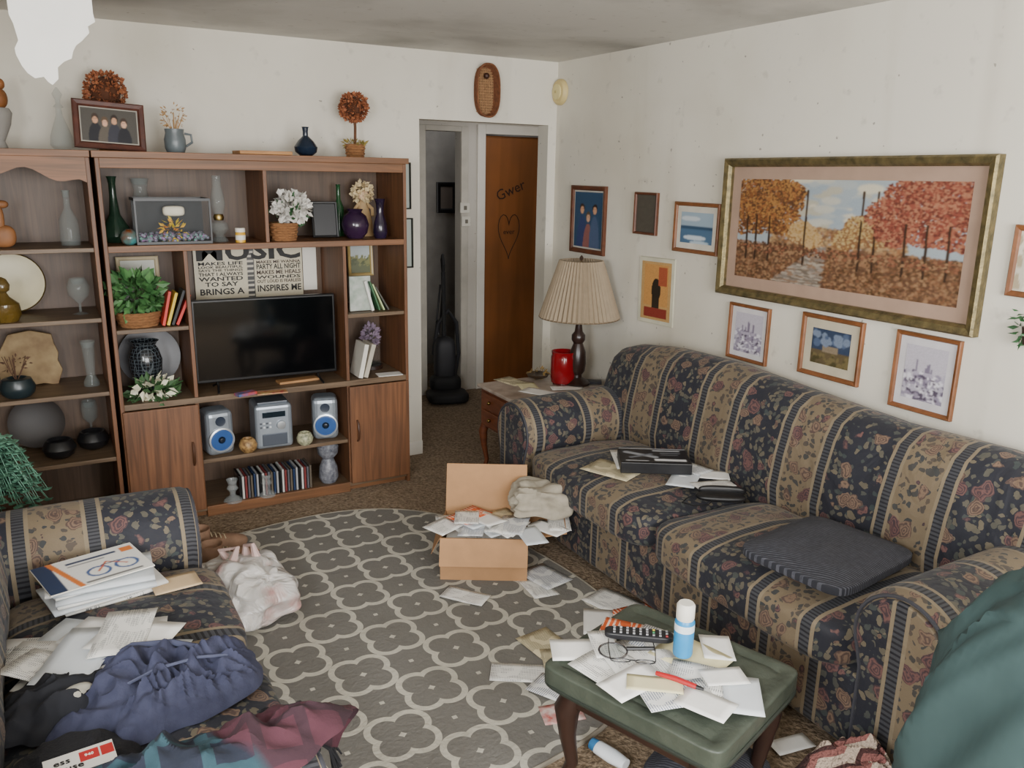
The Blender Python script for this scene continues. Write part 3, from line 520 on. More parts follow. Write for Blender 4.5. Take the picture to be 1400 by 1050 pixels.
for i,an in enumerate((.22,.28)):
    o=B('book',mat(['e0dcd0','b8b0a0'][i],.6),None,-.012,.012,-.08,.07,0,.19,.001); setp(o,['white covered book leaning before the glass dome','second pale book leaning beside the white covered one'][i],'book'); o.location=(sx(488,515,-.34)+.03*i,-.33,ZC+.004); o.rotation_euler=(0,an,0)
card('envelope','loose white envelope on the right counter','envelope',532,512,ZC,.14,.08,-.1,PAPER)
SIL=mat('9ba3ac',.35,.08,20,0,.5); BLU=mat('2f5590',.3,.2)
def spk(px,py,y,rz,lb):
    t=T('speaker',lb,'speaker',(sx(px,py,y),y,ZL+.001),rz,'silver stereo speakers'); B('cabinet',SIL,t,-.07,.07,-.0,.15,0,.24,.03); 
    R=Matrix.Rotation(pi/2,3,'X')
    L('woofer',BLU,t,[(0,.002),(.03,.003),(.052,.008),(.056,.006)],(0,0,.085),28,R); L('woofer_ring',mat('c8ccd0',.3,.1,4,0,.6),t,[(.054,0),(.058,.012),(.066,.010),(.067,.0)],(0,0,.085),28,R); L('dust_cap',mat('16202e',.3),t,[(0,.018),(.012,.015),(.02,.004)],(0,-.001,.085),16,R); L('tweeter',mat('2a3444',.4),t,[(0,.006),(.015,.004),(.025,.006),(.026,0)],(0,-.001,.185),20,R)
spk(305,628,-.37,rad(8),'silver speaker with blue woofer left of the stereo'); spk(446,602,-.36,rad(-14),'silver speaker with blue woofer right of the stereo')
t=T('stereo','silver compact stereo system with display and disc lid','stereo',(sx(377,615,-.38),-.38,ZL+.001),rad(-3)); B('body',SIL,t,-.098,.098,0,.2,0,.245,.022); B('disc_lid',mat('7a8088',.3,.1,4,0,.6),t,-.08,.08,.02,.18,.245,.256,.005); B('display',mat('10202a',.1),t,-.06,.06,-.003,0,.175,.205); B('cassette_door',mat('5f6672',.3,.1,4,0,.5),t,-.065,.065,-.006,0,.02,.085,.003)
R=Matrix.Rotation(pi/2,3,'X'); L('volume_knob',mat('c0c4c8',.3,.1,4,0,.8),t,[(0,.018),(.022,.016),(.025,0)],(.035,0,.13),20,R)
for i in range(8): B('button',mat('d0d4d8',.4) if i%2 else mat('50565e',.4),t,-.075+.016*(i%4),-.064+.016*(i%4),-.005,0,.118+.022*(i//4),.128+.022*(i//4),.001)
LZ('candle_pot','tan speckled pot with cut-out holes between speaker and stereo','pot',mat('c09a60',.5,.3,60,0,0,1,'5a3a22'),[(.025,0),(.042,.015),(.048,.04),(.038,.065),(.028,.075)],sx(340,622,-.37),-.37,ZL); LZ('candle_pot','pale pierced ceramic pot right of the stereo','pot',mat('c8c4a0',.5,.2,70,0,0,1,'6a7058'),[(.025,0),(.04,.015),(.045,.04),(.036,.062),(.028,.07)],sx(417,610,-.38),-.385,ZL)
xa,xb=sx(325,675,-.34),sx(424,665,-.34); nC=26
cdc=['1c1c1e','5a5a60','a0a0a2','7a3a3a','2a3a5a','c4c4c0','60584e']
for i in range(nC):
    o=B('disc_case',mat(cdc[(i*5)%7],.25),None,-.0052,.0052,-.07,.07,0,.125 if i%5 else .13,.0008); o.location=(xa+(xb-xa)*(i+.5)/nC,-.32,ZB+.002); setp(o,'slim plastic disc case in the row under the stereo shelf','disc case','disc cases in the lower compartment')
for k,(px,py,y,lb) in enumerate(((320,697,-.385,'clear glass candlestick at left of the lower compartment'),(366,688,-.385,'clear glass candlestick beside the disc cases'))): LZ('candlestick',lb,'candlestick',mat('b0b6b6',.05,.05,4,0,0,.35),[(.05,0),(.045,.012),(.015,.03),(.015,.05),(.03,.07),(.02,.09),(.03,.12)],sx(px,py,y),y-.0,ZB)
LZ('vase','grey white patterned vase at right of the lower compartment','vase',mat('8a8c92',.4,.3,60,0,0,1,'4a4c58'),[(.04,0),(.055,.03),(.05,.09),(.03,.14),(.055,.17),(.06,.21),(.04,.24)],sx(450,665,-.34),-.34,ZB)
bx_=sx
LZ('bottle','clear glass bottle with long neck on upper bookcase shelf','bottle',GLASS,[(.04,0),(.045,.03),(.04,.12),(.015,.17),(.014,.24),(.02,.25)],bx_(97,332),-.25,LS[0])
t=T('carved_figure','small carved wooden animal figure at left on upper bookcase shelf','figurine',(bx_(6,332,-.3),-.3,LS[0]+.001)); RB('body',mat('8a5a34',.6,.3),t,(0,0,.05),(.05,.03,.05),2.5,6); RB('neck',mat('8a5a34',.6,.3),t,(-.01,0,.13),(.022,.02,.06),2.5,5); RB('head',mat('8a5a34',.6,.3),t,(.005,0,.19),(.03,.02,.018),2.2,5)
t=T('decorative_plate','cream and gold rimmed plate propped on second bookcase shelf','plate',(bx_(18,398,-.1),-.09,LS[1]+.14),rot=(rad(76),0,0)); L('dish',mat('c4bb9c',.4,.1),t,[(0,0),(.08,0),(.12,.012),(.138,.02),(.138,.024),(.08,.006),(0,.006)],seg=36); TB('gold_rim',mat('9a8248',.3,.1,4,0,1),t,[(.138*cos(a),.138*sin(a),.022) for a in [2*pi*k/36 for k in range(36)]],.003,6,True)
LZ('decanter','amber glass decanter with ball stopper before the cream plate','decanter',mat('5f4a1e',.1,.3,4,0,0,.85),[(.05,0),(.065,.03),(.06,.08),(.025,.11),(.015,.13),(.028,.14),(.032,.165),(.02,.19),(.003,.2)],bx_(10,448,-.34),-.34,LS[1],hol=False)
LZ('brandy_glass','clear stemmed brandy glass on second bookcase shelf','glass',GLASS,[(.035,0),(.006,.01),(.006,.05),(.045,.09),(.05,.13),(.035,.17)],bx_(111,432),-.25,LS[1])
q=[(10,458),(40,452),(70,457),(74,470),(80,482),(79,492),(86,505),(80,526),(60,524),(40,528),(5,526),(-10,500)]
o=PR('wood_slab',mat('9a845e',.7,.3,12,0,0,1,'6f5638'),None,[OY(a,b,-.14) for a,b in q],(0,.03,0),.004); setp(o,'irregular bark-edged tan wood slab on third bookcase shelf','wood slab')
t=T('bud_vase','dark squat vase with dried twigs on third bookcase shelf','vase',(bx_(27,550,-.33),-.33,LS[2]+.001)); L('body',mat('1f2a2e',.3),t,hollow([(.05,0),(.07,.02),(.075,.05),(.06,.085),(.045,.09)])); 
bm=bmesh.new(); rn=random.Random(14)
for k in range(9): a=rn.uniform(0,6.28); tube(bm,[(0,0,.07),(.03*cos(a),.02*sin(a),.12),(.06*cos(a),.03*sin(a),rn.uniform(.15,.2))],.002,4)
leaves(bm,(0,0,.15),.06,30,.025,8,s=(1,.5,.6)); O('twigs',bm,mat('5a4030',.8),t)
LZ('stem_vase','slim clear glass vase on third bookcase shelf','vase',GLASS,[(.035,0),(.035,.02),(.02,.05),(.025,.12),(.03,.2),(.036,.22)],bx_(126,528),-.25,LS[2])
BW=[(.035,0),(.065,.02),(.075,.05),(.06,.085),(.055,.09)]
LZ('bowl','round black pottery bowl, left one of two on fourth bookcase shelf','bowl',mat('1a1a1c',.3,.2),BW,bx_(84,632,-.3),-.3,LS[3]); LZ('bowl','round black pottery bowl under the wine glass on fourth bookcase shelf','bowl',mat('1a1a1c',.3,.2),BW,bx_(130,622,-.22),-.22,LS[3])
LZ('wine_glass','clear glass standing behind the black pottery bowls','glass',GLASS,[(.035,0),(.006,.01),(.006,.09),(.035,.12),(.04,.17),(.034,.21)],bx_(128,612,-.08),-.08,LS[3])
t=T('decorative_plate','dark glazed plate propped behind the black pottery bowls','plate',(bx_(52,590,-.08),-.09,LS[3]+.13),rot=(rad(76),0,0)); L('dish',mat('241c18',.5,.2),t,[(0,0),(.08,0),(.125,.02),(.125,.024),(.08,.006),(0,.006)],seg=32)
# ---------------- back wall things ----------------
t=T('wicker_wall_basket','oval brown wicker basket hung above the doorway','basket'); c=OY(666,124,-.04); w=OY(681,124,-.04).x-OY(651,124,-.04).x; h=OY(666,88,-.04).z-OY(666,161,-.04).z
def oval(w,h,y,n=40): return [(c.x+w/2*abs(cos(a))**.8*(1 if cos(a)>0 else -1),y,c.z+h/2*abs(sin(a))**.75*(1 if sin(a)>0 else -1)) for a in [2*pi*k/n for k in range(n)]]
bm=bmesh.new()
for i in range(5): tube(bm,oval(w*(.90+.03*i),h*(.93+.015*i),-.008-.013*i),.006,6,True)
O('woven_rim',bm,mat('7a4a2c',.7,.3,60,.8),t); PR('woven_back',mat('8a6646',.8,.3,70,.8),t,oval(w*.88,h*.92,-.002),(0,-.006,0))
bm=bmesh.new()
for i in range(-3,4): tube(bm,[(c.x+i*.014,-.011,c.z-h*(.42-.012*i*i)),(c.x+i*.014,-.013,c.z),(c.x+i*.014,-.011,c.z+h*(.42-.012*i*i))],.0028,5)
for i in range(-8,9): tube(bm,[(c.x-w*.38,-.010,c.z+i*h*.05),(c.x,-.014,c.z+i*h*.05),(c.x+w*.38,-.010,c.z+i*h*.05)],.003,5)
O('woven_strips',bm,mat('a88058',.8,.3,60,.5),t); BL('bead',mat('3a2014',.5),t,(c.x,-.03,c.z+h*.28),.018); rebase(t,(c.x,0,c.z-h/2))
for i,(l,r,tt,bt) in enumerate(((551,561,222,286),(553,564,298,366))): wallframe(['upper','lower'][i]+' dark framed picture on the wall strip beside the unit','y',l,r,tt,bt,.008,mat('2a2c26',.5),Cv(8,20,'a8b0a8'),0,d=.025)
t=T('smoke_detector','round yellowed smoke detector near the ceiling corner','smoke detector',(-.002,OX(766,126,-.01).y,OX(766,126,-.01).z),rot=(0,-pi/2,0)); YL=mat('cdb980',.5,.05); L('housing',YL,t,[(0,0),(.078,0),(.078,.015),(.066,.03),(.055,.032),(0,.032)],seg=36); L('cover',mat('d8c990',.5),t,[(.048,.03),(.046,.04),(.02,.044),(0,.044)],seg=28); B('test_button',mat('b8a870',.5),t,-.008,.008,-.008,.008,.044,.047)
wallframe('dark framed picture hanging in the dim room beyond the hall',FR-.01,597,624,249,291,.04,BLACK,Cv(8,8,'7a7068'),0)
for n_,lb,l,r,tt,bt in (('thermostat','cream thermostat box on the hall wall beside the door',628,641,277,291),('light_switch','white switch plate on the hall wall below the thermostat',630,642,296,309)):
    a=OY(l,tt,HY); b=OY(r,bt,HY); t=T(n_,lb,n_.replace('_',' '),((a.x+b.x)/2,HY-.001,(a.z+b.z)/2)); w=(b.x-a.x)/2; h=(a.z-b.z)/2; B('plate',mat('d0ccc0',.5),t,-w,w,-.02,0,-h,h,.004); B('toggle',mat('6a655a',.5),t,-w*.3,w*.3,-.027,-.02,-h*.4,h*.4,.002)
t=T('vacuum_cleaner','black upright vacuum cleaner standing in the dim hallway','vacuum cleaner',(-.27,1.08,0),rad(-15)); t.scale=(.95,.9,1); G=mat('121215',.7,.2); RB('floor_head',G,t,(0,-.06,.05),(.17,.15,.045),4,7)
RB('dust_canister',mat('1c1c21',.6,.2),t,(0,.07,.30),(.09,.08,.2),4,7); RB('motor_housing',G,t,(0,.05,.13),(.13,.1,.07),3.5,7); TB('handle_tube',G,t,[(0,.1,.45),(0,.12,.8),(0,.14,1.0)],.018); TB('grip',G,t,[(0,.14,.98),(0,.12,1.06),(0,.16,1.13),(0,.20,1.09),(0,.15,1.0)],.013)
TB('hose',mat('1e1e22',.8),t,[(.09,.12,.15),(.13,.14,.35),(.11,.14,.6),(.04,.13,.70),(-.05,.12,.6),(-.09,.12,.35)],.017); TB('power_cord',BLACK,t,[(-.02,.17,.9),(-.05,.18,.6),(-.03,.18,.5),(-.01,.18,.7),(0,.17,.88)],.008)
# ---------------- right wall pictures ----------------
RW=wood('6a3c24','4f2a18',(10,10,10)); RW2=wood('85522f','68401f',(10,10,10))
c1=people(60,84,'2f4a66',3,['34406a','8a5a55','4a5a78'],(.30,.44)); wallframe('wood framed family portrait with blue background above the lamp','x',781,828,254,347,.028,RW,c1,.010,mat('b8b4aa',.6),name='family_portrait')
wallframe('smallest dark framed picture right of the family portrait','x',868,899,263,321,.014,RW,Cv(10,16,'4f4a42').grain(.2),0)
sea=Cv(60,50,'93a6b4').rect(0,.44,1,.54,'2f4860').rect(0,.54,1,1,'4a6884').disc(.45,.8,.35,'c0ccd4',.08).disc(.6,.95,.3,'aebfca',.06).disc(.3,.2,.3,'c0c8cc',.08).blur(2)
wallframe('small wood framed seascape left of the big landscape','x',922,984,277,347,.02,RW2,sea,.03,mat('c8c2b4',.6))
po=Cv(50,80,'b8935f').rect(.1,.04,.9,.74,'c08c50').rect(.12,.78,.88,.95,'84332a').disc(.5,.48,.15,'26201a',.2).rect(.38,.6,.62,.78,'2c241c').rect(.58,.08,.85,.4,'a05035').grain(.2)
wallframe('unframed vintage style orange poster with dark shape and cream border','x',873,921,352,444,.004,mat('c4c0aa',.6),po,.02,mat('c9c5b0',.6),name='poster',d=.006,cat='poster',tilt=rad(-1.5))
A=Cv(440,250,'97a1a6'); 
for k in range(140): A.disc(A.r.rand(),A.r.uniform(0,.45),A.r.uniform(.02,.06),['b4b2a6','a2a8a8','c4bda8','929ea6','aaa594'][k%5],A.r.uniform(.02,.05))
A.blur(6)
A.spk(.18,.44,.8,.66,2600,.006,['8f6242','a0805a','745238','a88c64','6a5844']); A.blur(2)
A.rect(0,.64,1,1,'60452f'); A.spk(0,.62,1,1,5000,.006,['745038','553a2a','866348','48321f','907052','644a38'])
for k in range(500): 
    y=A.r.uniform(.62,1); q=(y-.62)/.38; A.disc(.44-.12*q+A.r.uniform(-.015,.015)*(1+7*q),y,.006+.014*q,['8f8478','786f66','9c9284','846a56','6a5f54'][k%5],.008)
A.blur(2)
for xs_,cols,cn in (((.05,.10,.17),['8f5a34','7a4c2a','a07440','66422a','ac8856','503422'],[(.0,.2,.12),(.08,.10,.13),(.16,.08,.12),(.22,.2,.12),(.27,.13,.07),(.03,.38,.12),(.13,.36,.12),(.24,.40,.09)]),((.35,),['a48450','8f6a40','b0946a'],[(.34,.5,.07),(.39,.56,.05)]),((.60,.66),['a48a56','946f42','b0986a','7c573a'],[(.60,.42,.07),(.66,.46,.08),(.54,.54,.06)]),((.78,.86,.94),['7a3c30','87483a','603028','945c46','6f382f','a06e54'],[(.70,.30,.09),(.78,.16,.11),(.86,.10,.11),(.94,.13,.11),(1.0,.22,.10),(.97,.40,.11),(.74,.44,.08),(.86,.38,.11)])):
    for x in xs_: A.line(x,.10,x+.005,.78,.005,'3d2c20')
    for (x,y,r) in cn: 
        A.spk(x-r,y-r*1.5,x+r,y+r*1.5,int(r*4500),.0065,cols[1:4]+[cols[-1]],True)
        A.spk(x-r*.9,y-r*1.6,x+r*.7,y+r*.6,int(r*2500),.0045,[cols[0],cols[-1],cols[2]],True)
    for x in xs_: A.line(x,.36,x+.004,.8,.0045,'33241a')
A.spk(0,.64,1,.72,500,.006,['84563f','66402f','907052','4c3626']); A.blur(3).grain(.10)
GOLD=mat('84754f',.4,.2,30,.3,.6,1,'575038'); wallframe('large gold framed autumn woodland landscape above the sofa','x',989,1357,214,433,.04,GOLD,A,.055,mat('a08674',.7,.08),tilt=rad(-.5),name='landscape_painting',d=.045,cat='painting')
def castle(sd): 
    c=Cv(50,70,'b4aeb8'); c.r=np.random.RandomState(sd); c.spk(0,.45,1,1,110,.07,['8a8294','a8a2b0','d0ccd4','5f5668']); 
    for k in range(6): x=c.r.uniform(.25,.75); c.line(x,c.r.uniform(.2,.4),x,.7,.02,'746b7e'); c.disc(x,.5,.06,'a49cac')
    return c.spk(.1,.55,.9,.95,90,.04,['d4d0d8','4f4656','8f8698']).blur(1).grain(.15)
wallframe('small framed lavender print left in the row below the landscape','x',996,1051,417,495,.016,RW2,castle(1),.025,mat('c8c4c4',.6)); wallframe('middle wood framed photo of barn under dark blue sky below landscape','x',1094,1179,433,520,.02,RW2,Cv(60,50,'323e54').rect(0,.6,1,1,'5a4e38').rect(.3,.45,.7,.64,'80725e').spk(0,.7,1,1,40,.05,['464028','6a5e3e']).spk(0,.05,1,.4,20,.08,['4c5a74','6f7c90']).blur(1).grain(.2),.04,mat('b8ae98',.6)); wallframe('framed lavender misty tower print at right below the landscape','x',1220,1310,457,567,.018,RW2,castle(4),.03,mat('c4c0c2',.6))
wallframe('wood framed pale picture cut by the right photo edge','x',1382,1432,308,408,.02,RW2,Cv(20,20,'c8c0b0').spk(0,0,1,1,30,.1,['a89a80','d8d0c0']),0)
t=T('wall_plant','small dark green hanging greenery at the right photo edge','plant',tuple(OX(1412,440,-.04))); LV('leaves',GRN,t,(0,0,0),.06,60,.035,3,s=(.4,1,1.3)); L('wall_pot',mat('3a2a20',.6),t,[(0,-.08),(.02,-.08),(.03,-.02),(0,-.02)],seg=14)
q=[(0,-70),(8,-8),(12,20),(18,32),(25,55),(20,66),(22,75),(30,90),(38,100),(48,107),(60,105),(66,112),(72,116),(80,108),(79,92),(88,84),(98,80),(100,70),(104,62),(112,56),(122,45),(120,36),(130,30),(127,18),(126,8),(118,-70)]
bm=bmesh.new(); prism(bm,[OY(a,b,-1.3) for a,b in q],(0,.004,0))
for v in bm.verts: v.co.z=min(v.co.z,HC-.002)
setp(O('peeling_paint_sheet',bm,mat('f4f2ec',.6,.03),None,False),'torn white sheet of peeling paint hanging from the ceiling','peeling paint')
# ---------------- end table, lamp ----------------
ez=.55; t=T('end_table','small two drawer wooden end table with curved legs beside sofa arm','end table'); EW=wood('7a4326','5c2f1a',(3,3,20)); X0,X1,Y0,Y1=-.775,-.14,-.985,-.45
B('table_top',mat('8a7a6c',.3,.3,12,0,0,1,'b8aca0'),t,X0-.01,X1+.01,Y0-.005,Y1+.01,ez-.02,ez,.006); B('case',EW,t,X0+.01,X1-.01,Y0+.01,Y1-.01,.30,ez-.02,.003)
for z0 in (.315,.42):
    d=B('drawer',EW,t,X0,X0+.012,Y0+.05,Y1-.04,z0,z0+.09,.004); BL('knob',mat('8a7440',.3,.1,4,0,1),d,(X0-.012,(Y0+Y1)/2+.12,z0+.045),.012,sub=2); BL('knob',mat('8a7440',.3,.1,4,0,1),d,(X0-.012,(Y0+Y1)/2-.1,z0+.045),.012,sub=2)
for xx,s in ((X0+.035,-1),(X1-.035,1)):
    for yy,q in ((Y0+.035,-1),(Y1-.035,1)): TB('leg',EW,t,[(xx,yy,.33),(xx+.018*s,yy+.012*q,.26),(xx+.012*s,yy+.008*q,.17),(xx-.005*s,yy,.08),(xx+.008*s,yy+.005*q,.025),(xx+.018*s,yy+.01*q,.004)],[.026,.027,.018,.013,.014,.017],10)
rebase(t,((X0+X1)/2,(Y0+Y1)/2,0))
lx,ly=-.26,-.72
t=T('table_lamp','table lamp with pleated beige shade and dark turned base','lamp',(lx,ly,ez+.001)); L('base',mat('2c1d18',.3,.2),t,[(0,0),(.075,0),(.078,.015),(.055,.03),(.03,.045),(.028,.06),(.045,.085),(.052,.13),(.046,.20),(.028,.25),(.040,.27),(.040,.30),(.024,.32),(.014,.40),(0,.40)],seg=28)
bm=bmesh.new(); n=100; rows=[]
for (R_,z) in ((.232,.405),(.182,.56),(.125,.735)): rows.append([bm.verts.new((R_*(1+(.030 if k%2 else -.030))*cos(2*pi*k/n),R_*(1+(.030 if k%2 else -.030))*sin(2*pi*k/n),z)) for k in range(n)])
for a,b in zip(rows,rows[1:]):
    for k in range(n): bm.faces.new((a[k],a[(k+1)%n],b[(k+1)%n],b[k]))
SH=mat('93836d',.8,.06,30); O('pleated_shade',bm,SH,t,False,solid=.002); TB('shade_trim',mat('6e5e49',.8),t,[(.234*cos(a),.234*sin(a),.406) for a in [2*pi*k/48 for k in range(48)]],.004,6,True); L('finial',mat('3a2a20',.4),t,[(0,.735),(.008,.735),(.012,.75),(.004,.762),(0,.765)],seg=12); TB('harp',mat('8a7440',.3,.1,4,0,1),t,[(0,0,.40),(.06,0,.46),(.06,0,.64),(0,0,.735),(-.06,0,.64),(-.06,0,.46),(0,0,.40)],.003,6)
p=OZ(773,524,ez); t=T('candle_jar','red glass hurricane candle holder on the end table','candle holder',(p.x-.02,p.y,ez+.004)); RG=mat('7c1018',.12,.2); L('glass',RG,t,hollow([(.055,0),(.070,.01),(.074,.04),(.074,.16),(.069,.175),(.073,.195)])); L('foot',mat('5a0e12',.15),t,[(0,-.002),(.06,-.002),(.055,.008),(0,.008)])
P1=PAPER; P2=printed('e9e7e1','484c54'); P3=printed('dfdfdc','3a4a70',140,.6); P4=mat('dcd3a8',.6,.05); P5=printed('cfc3a0','3a3228',190,.65); P6=mat('d3d8dc',.6,.05); PO=printed('cf5c2a','f0e0d0',60,.6)
cnt=[0]
def paper(x,y,z,w,l,rz,m,label,name='letter',group=None,curl=.004,cat='paper'):
    cnt[0]+=1; bm=bmesh.new(); nx,ny=5,6; g=[]
    for j in range(ny+1):
        g.append([])
        for i in range(nx+1):
            X_=(i/nx-.5)*w; Y_=(j/ny-.5)*l; e=max(abs(i/nx-.5),abs(j/ny-.5))*2
            zz=.0005+curl*max(0,noise.noise(V((X_*5+cnt[0],Y_*5,cnt[0]*.7))))*e*1.3; g[-1].append(bm.verts.new((X_,Y_,zz)))
    for j in range(ny):
        for i in range(nx): bm.faces.new((g[j][i],g[j][i+1],g[j+1][i+1],g[j+1][i]))
    o=O(name,bm,m,None); o.location=(x,y,z); o.rotation_euler=(0,0,rz); md=o.modifiers.new('s','SOLIDIFY'); md.thickness=.0006; return setp(o,label,cat,group)
def pp(px,py,z,*a,**k): p=OZ(px,py,z); return paper(p.x,p.y,z,*a,**k)
for i,(px,py,w,l,rz,m,lb) in enumerate(((700,521,.13,.2,.2,P5,'brown printed paper at the left edge of the end table'),(722,528,.11,.17,-.3,P4,'tan folded paper among the clutter on the end table'),(738,536,.12,.22,.5,P1,'white sheet hanging toward the sofa arm from end table'),(775,530,.09,.19,1.2,P1,'white envelope before the red candle holder'))): pp(px,py,ez+.001+.001*i,w,l,rz,m,lb)
t=T('leaf_dish','dark dish of dried leaves beside the red candle holder','dish',tuple(OZ(735,517,ez+.004))); L('dish',mat('3a2c20',.4),t,hollow([(.03,0),(.06,.012),(.07,.03)])); LV('dried_leaves',mat('8a7040',.8,.3),t,(0,0,.035),.055,60,.03,3,s=(1,1,.4))
card('remote_control','grey remote control in front of the lamp base','remote',806,524,ez+.003,.05,.14,1.0,mat('2a2a2e',.4),th_=.018)
# ---------------- sofa items ----------------
ZS=.495
for i,(px,py,w,l,rz,m,lb) in enumerate(((838,642,.18,.24,.4,P5,'newspaper sheet under the black box on the sofa'),(868,628,.2,.26,-.5,P2,'printed sheet behind the black box on the sofa'),(962,648,.11,.22,.9,P1,'white envelope right of the black box on the sofa'),(935,655,.12,.2,-.9,P6,'grey white sheet under the corner of black box'),(945,640,.12,.16,.2,P3,'blue printed leaflet at the right end of black box'),(975,662,.08,.18,1.3,P2,'narrow printed slip nearest the zip case'))): pp(px,py,ZS-.004+.002*i,w,l,rz,m,lb,curl=.006)
p=OZ(893,640,ZS); t=T('product_box','black printed cardboard box lying on the sofa cushion','box',(p.x,p.y,ZS+.009),rad(-32)); B('carton',mat('19191c',.35,.3,30),t,-.155,.155,-.10,.10,0,.05,.003)
cb=Cv(90,60,'17171b').rect(.0,.0,1,.06,'9a9ca0').line(.1,.3,.5,.6,.05,'8e9298').line(.15,.65,.45,.4,.03,'6a6e76').rect(.48,.72,.94,.86,'d8d8da').rect(.06,.84,.4,.9,'a8aaae').rect(.5,.12,.9,.2,'b8babe').rect(.6,.3,.9,.35,'70747a').rect(.6,.42,.85,.46,'70747a').blur(1); pic('lid_print',t,cb,.30,.19,.0512,flat=True)
p=OZ(985,684,ZS); t=T('eyeglass_case','open black zip case with dangling cord on the sofa seat','case',(p.x,p.y,ZS+.002),rad(-35)); RB('case_body',BLACK,t,(0,0,.014),(.10,.04,.014),3,7); RB('case_lid',BLACK,t,(.01,.045,.022),(.095,.012,.022),3,7); TB('cord',BLACK,t,[(-.09,0,.02),(-.14,-.02,.006),(-.16,-.06,.005),(-.12,-.09,.005),(-.06,-.07,.005),(-.04,-.04,.01)],.003,6)
p=OZ(1130,757,ZS+.03)
def puff(w,p): 
    e=(abs(p.x)**6+abs(p.y)**6)**(1/6); w.z*=max(.35,1-.5*min(1,e)**3); w.z+=.008*noise.noise(V((p.x*3,p.y*3,1)))*(1-min(1,e)); return w
def ribm():
    m,nt,b=new('ribbed_charcoal'); co=coords(nt); sp=nd(nt,'SeparateXYZ'); nt.links.new(co,sp.inputs[0])
    a=ma(nt,'FRACT',ma(nt,'MULTIPLY',ma(nt,'ADD',sp.outputs[0],ma(nt,'MULTIPLY',sp.outputs[1],.5)),95.)); n=nz(nt,co,60,2)
    nt.links.new(mx(nt,ma(nt,'MULTIPLY',ma(nt,'GREATER_THAN',a,.6),n.outputs[0]),srgb('25262d'),srgb('5c5d66')),b.inputs['Base Color']); b.inputs['Roughness'].default_value=.9; bumpit(nt,b,a,.2,.002); return m
RIB=ribm(); o=RB('throw_pillow',RIB,None,(p.x,p.y,ZS+.034),(.24,.205,.042),7,24,puff,rad(8)); setp(o,'dark striped soft pillow lying on the right sofa cushion','pillow')
# ---------------- footstool ----------------
fz=.425; t=T('footstool','green vinyl topped footstool with dark curved legs near the sofa','footstool',(-1.535,-3.10,0),rad(19)); GV=mat('363d34',.45,.15,10,.3,0,1,'464c42',(1,1,1),40)
def tuft(w,p):
    if p.z>0: w.z+=-.008*math.exp(-((abs(w.x)-.20)/.010)**2)*(abs(w.y)<.25)-.008*math.exp(-((abs(w.y)-.235)/.010)**2)*(abs(w.x)<.21)+.003*noise.noise(V((w.x*14,w.y*14,2)))
    return w
RB('padded_top',GV,t,(0,0,fz-.032),(.245,.282,.032),16,30,tuft); B('apron',DKW,t,-.20,.20,-.235,.235,.30,.362,.006)
TB('piping',mat('262c26',.4),t,[(.247*abs(cos(a))**.2*(1 if cos(a)>0 else -1),.284*abs(sin(a))**.2*(1 if sin(a)>0 else -1),fz-.057) for a in [2*pi*k/96 for k in range(96)]],.006,6,True)
for a in (-1,1):
    for b in (-1,1): TB('leg',DKW,t,[(.17*a,.20*b,.34),(.19*a,.22*b,.28),(.187*a,.217*b,.20),(.175*a,.205*b,.10),(.19*a,.22*b,.04),(.225*a,.255*b,.010)],[.036,.038,.026,.019,.022,.018],10)
gp='papers heaped on the green footstool'
FS=[(800,888,.11,.2,1.1,P1,'white folded letter at the left edge of footstool'),(838,915,.16,.2,.2,P2,'printed sheet under the eyeglasses on the footstool'),(858,862,.10,.16,.7,PO,'orange printed envelope by the television remote'),(905,878,.13,.16,.5,P3,'printed statement behind the remote on the footstool'),(880,905,.2,.24,-.2,P2,'large printed letter in the middle of the footstool heap'),(945,897,.15,.2,.3,P4,'pale yellow sheet under the blue bottle on footstool'),(980,885,.09,.13,-.6,P1,'torn white scrap behind the blue bottle on footstool'),(960,928,.13,.18,.7,P2,'small printed sheet right of the blue bottle on footstool'),(1015,950,.10,.17,-.7,P6,'bluish white envelope at the right edge of the footstool'),(925,950,.11,.19,1.3,P3,'blue printed bill under the red knife on footstool'),(865,932,.1,.18,1.7,P1,'white envelope at the front of the footstool heap'),(965,962,.10,.14,.4,P1,'white sheet nearest the camera on the footstool'),(895,935,.07,.15,.9,P4,'narrow yellow slip beside the red knife on footstool'),(825,880,.07,.14,-.4,P2,'small printed card left of the remote on footstool'),(990,925,.08,.12,1.2,P1,'small white note at the right of footstool heap')]
for i,(px,py,w,l,rz,m,lb) in enumerate(FS): pp(px,py,fz+.002+.0016*i,w,l,rz,m,lb,group=gp,curl=.007)
zf=fz+.028
p=OZ(933,893,zf); t=T('spray_bottle','blue and white cylindrical lotion bottle standing on the footstool','bottle',(p.x,p.y,zf-.002)); L('body',mat('2488c2',.35,.1),t,[(0,0),(.026,0),(.028,.006),(.028,.105),(.024,.112),(0,.112)]); L('label_band',mat('dfeaf0',.4),t,[(.0284,.078),(.0284,.100)]); L('cap',WHITE,t,[(0,.112),(.024,.112),(.026,.117),(.026,.155),(.021,.162),(0,.162)])
p=OZ(873,873,zf); t=T('remote_control','black television remote with many buttons on the footstool','remote',(p.x,p.y,zf+.001),rad(52)); RB('body',mat('1c1c20',.4),t,(0,0,.012),(.025,.1,.011),5,8)
for r_ in range(9):
    for c_ in range(3): B('button',mat('a83a3a' if r_==0 and c_==0 else '3a8a5a' if r_==2 and c_==1 else 'c0a83a' if r_==2 and c_==2 else ['8a8a8c','a0a0a2'][(c_+r_)%2],.4),t,-.018+.014*c_,-.011+.014*c_,-.084+.019*r_,-.077+.019*r_,.022,.0255,.0008)
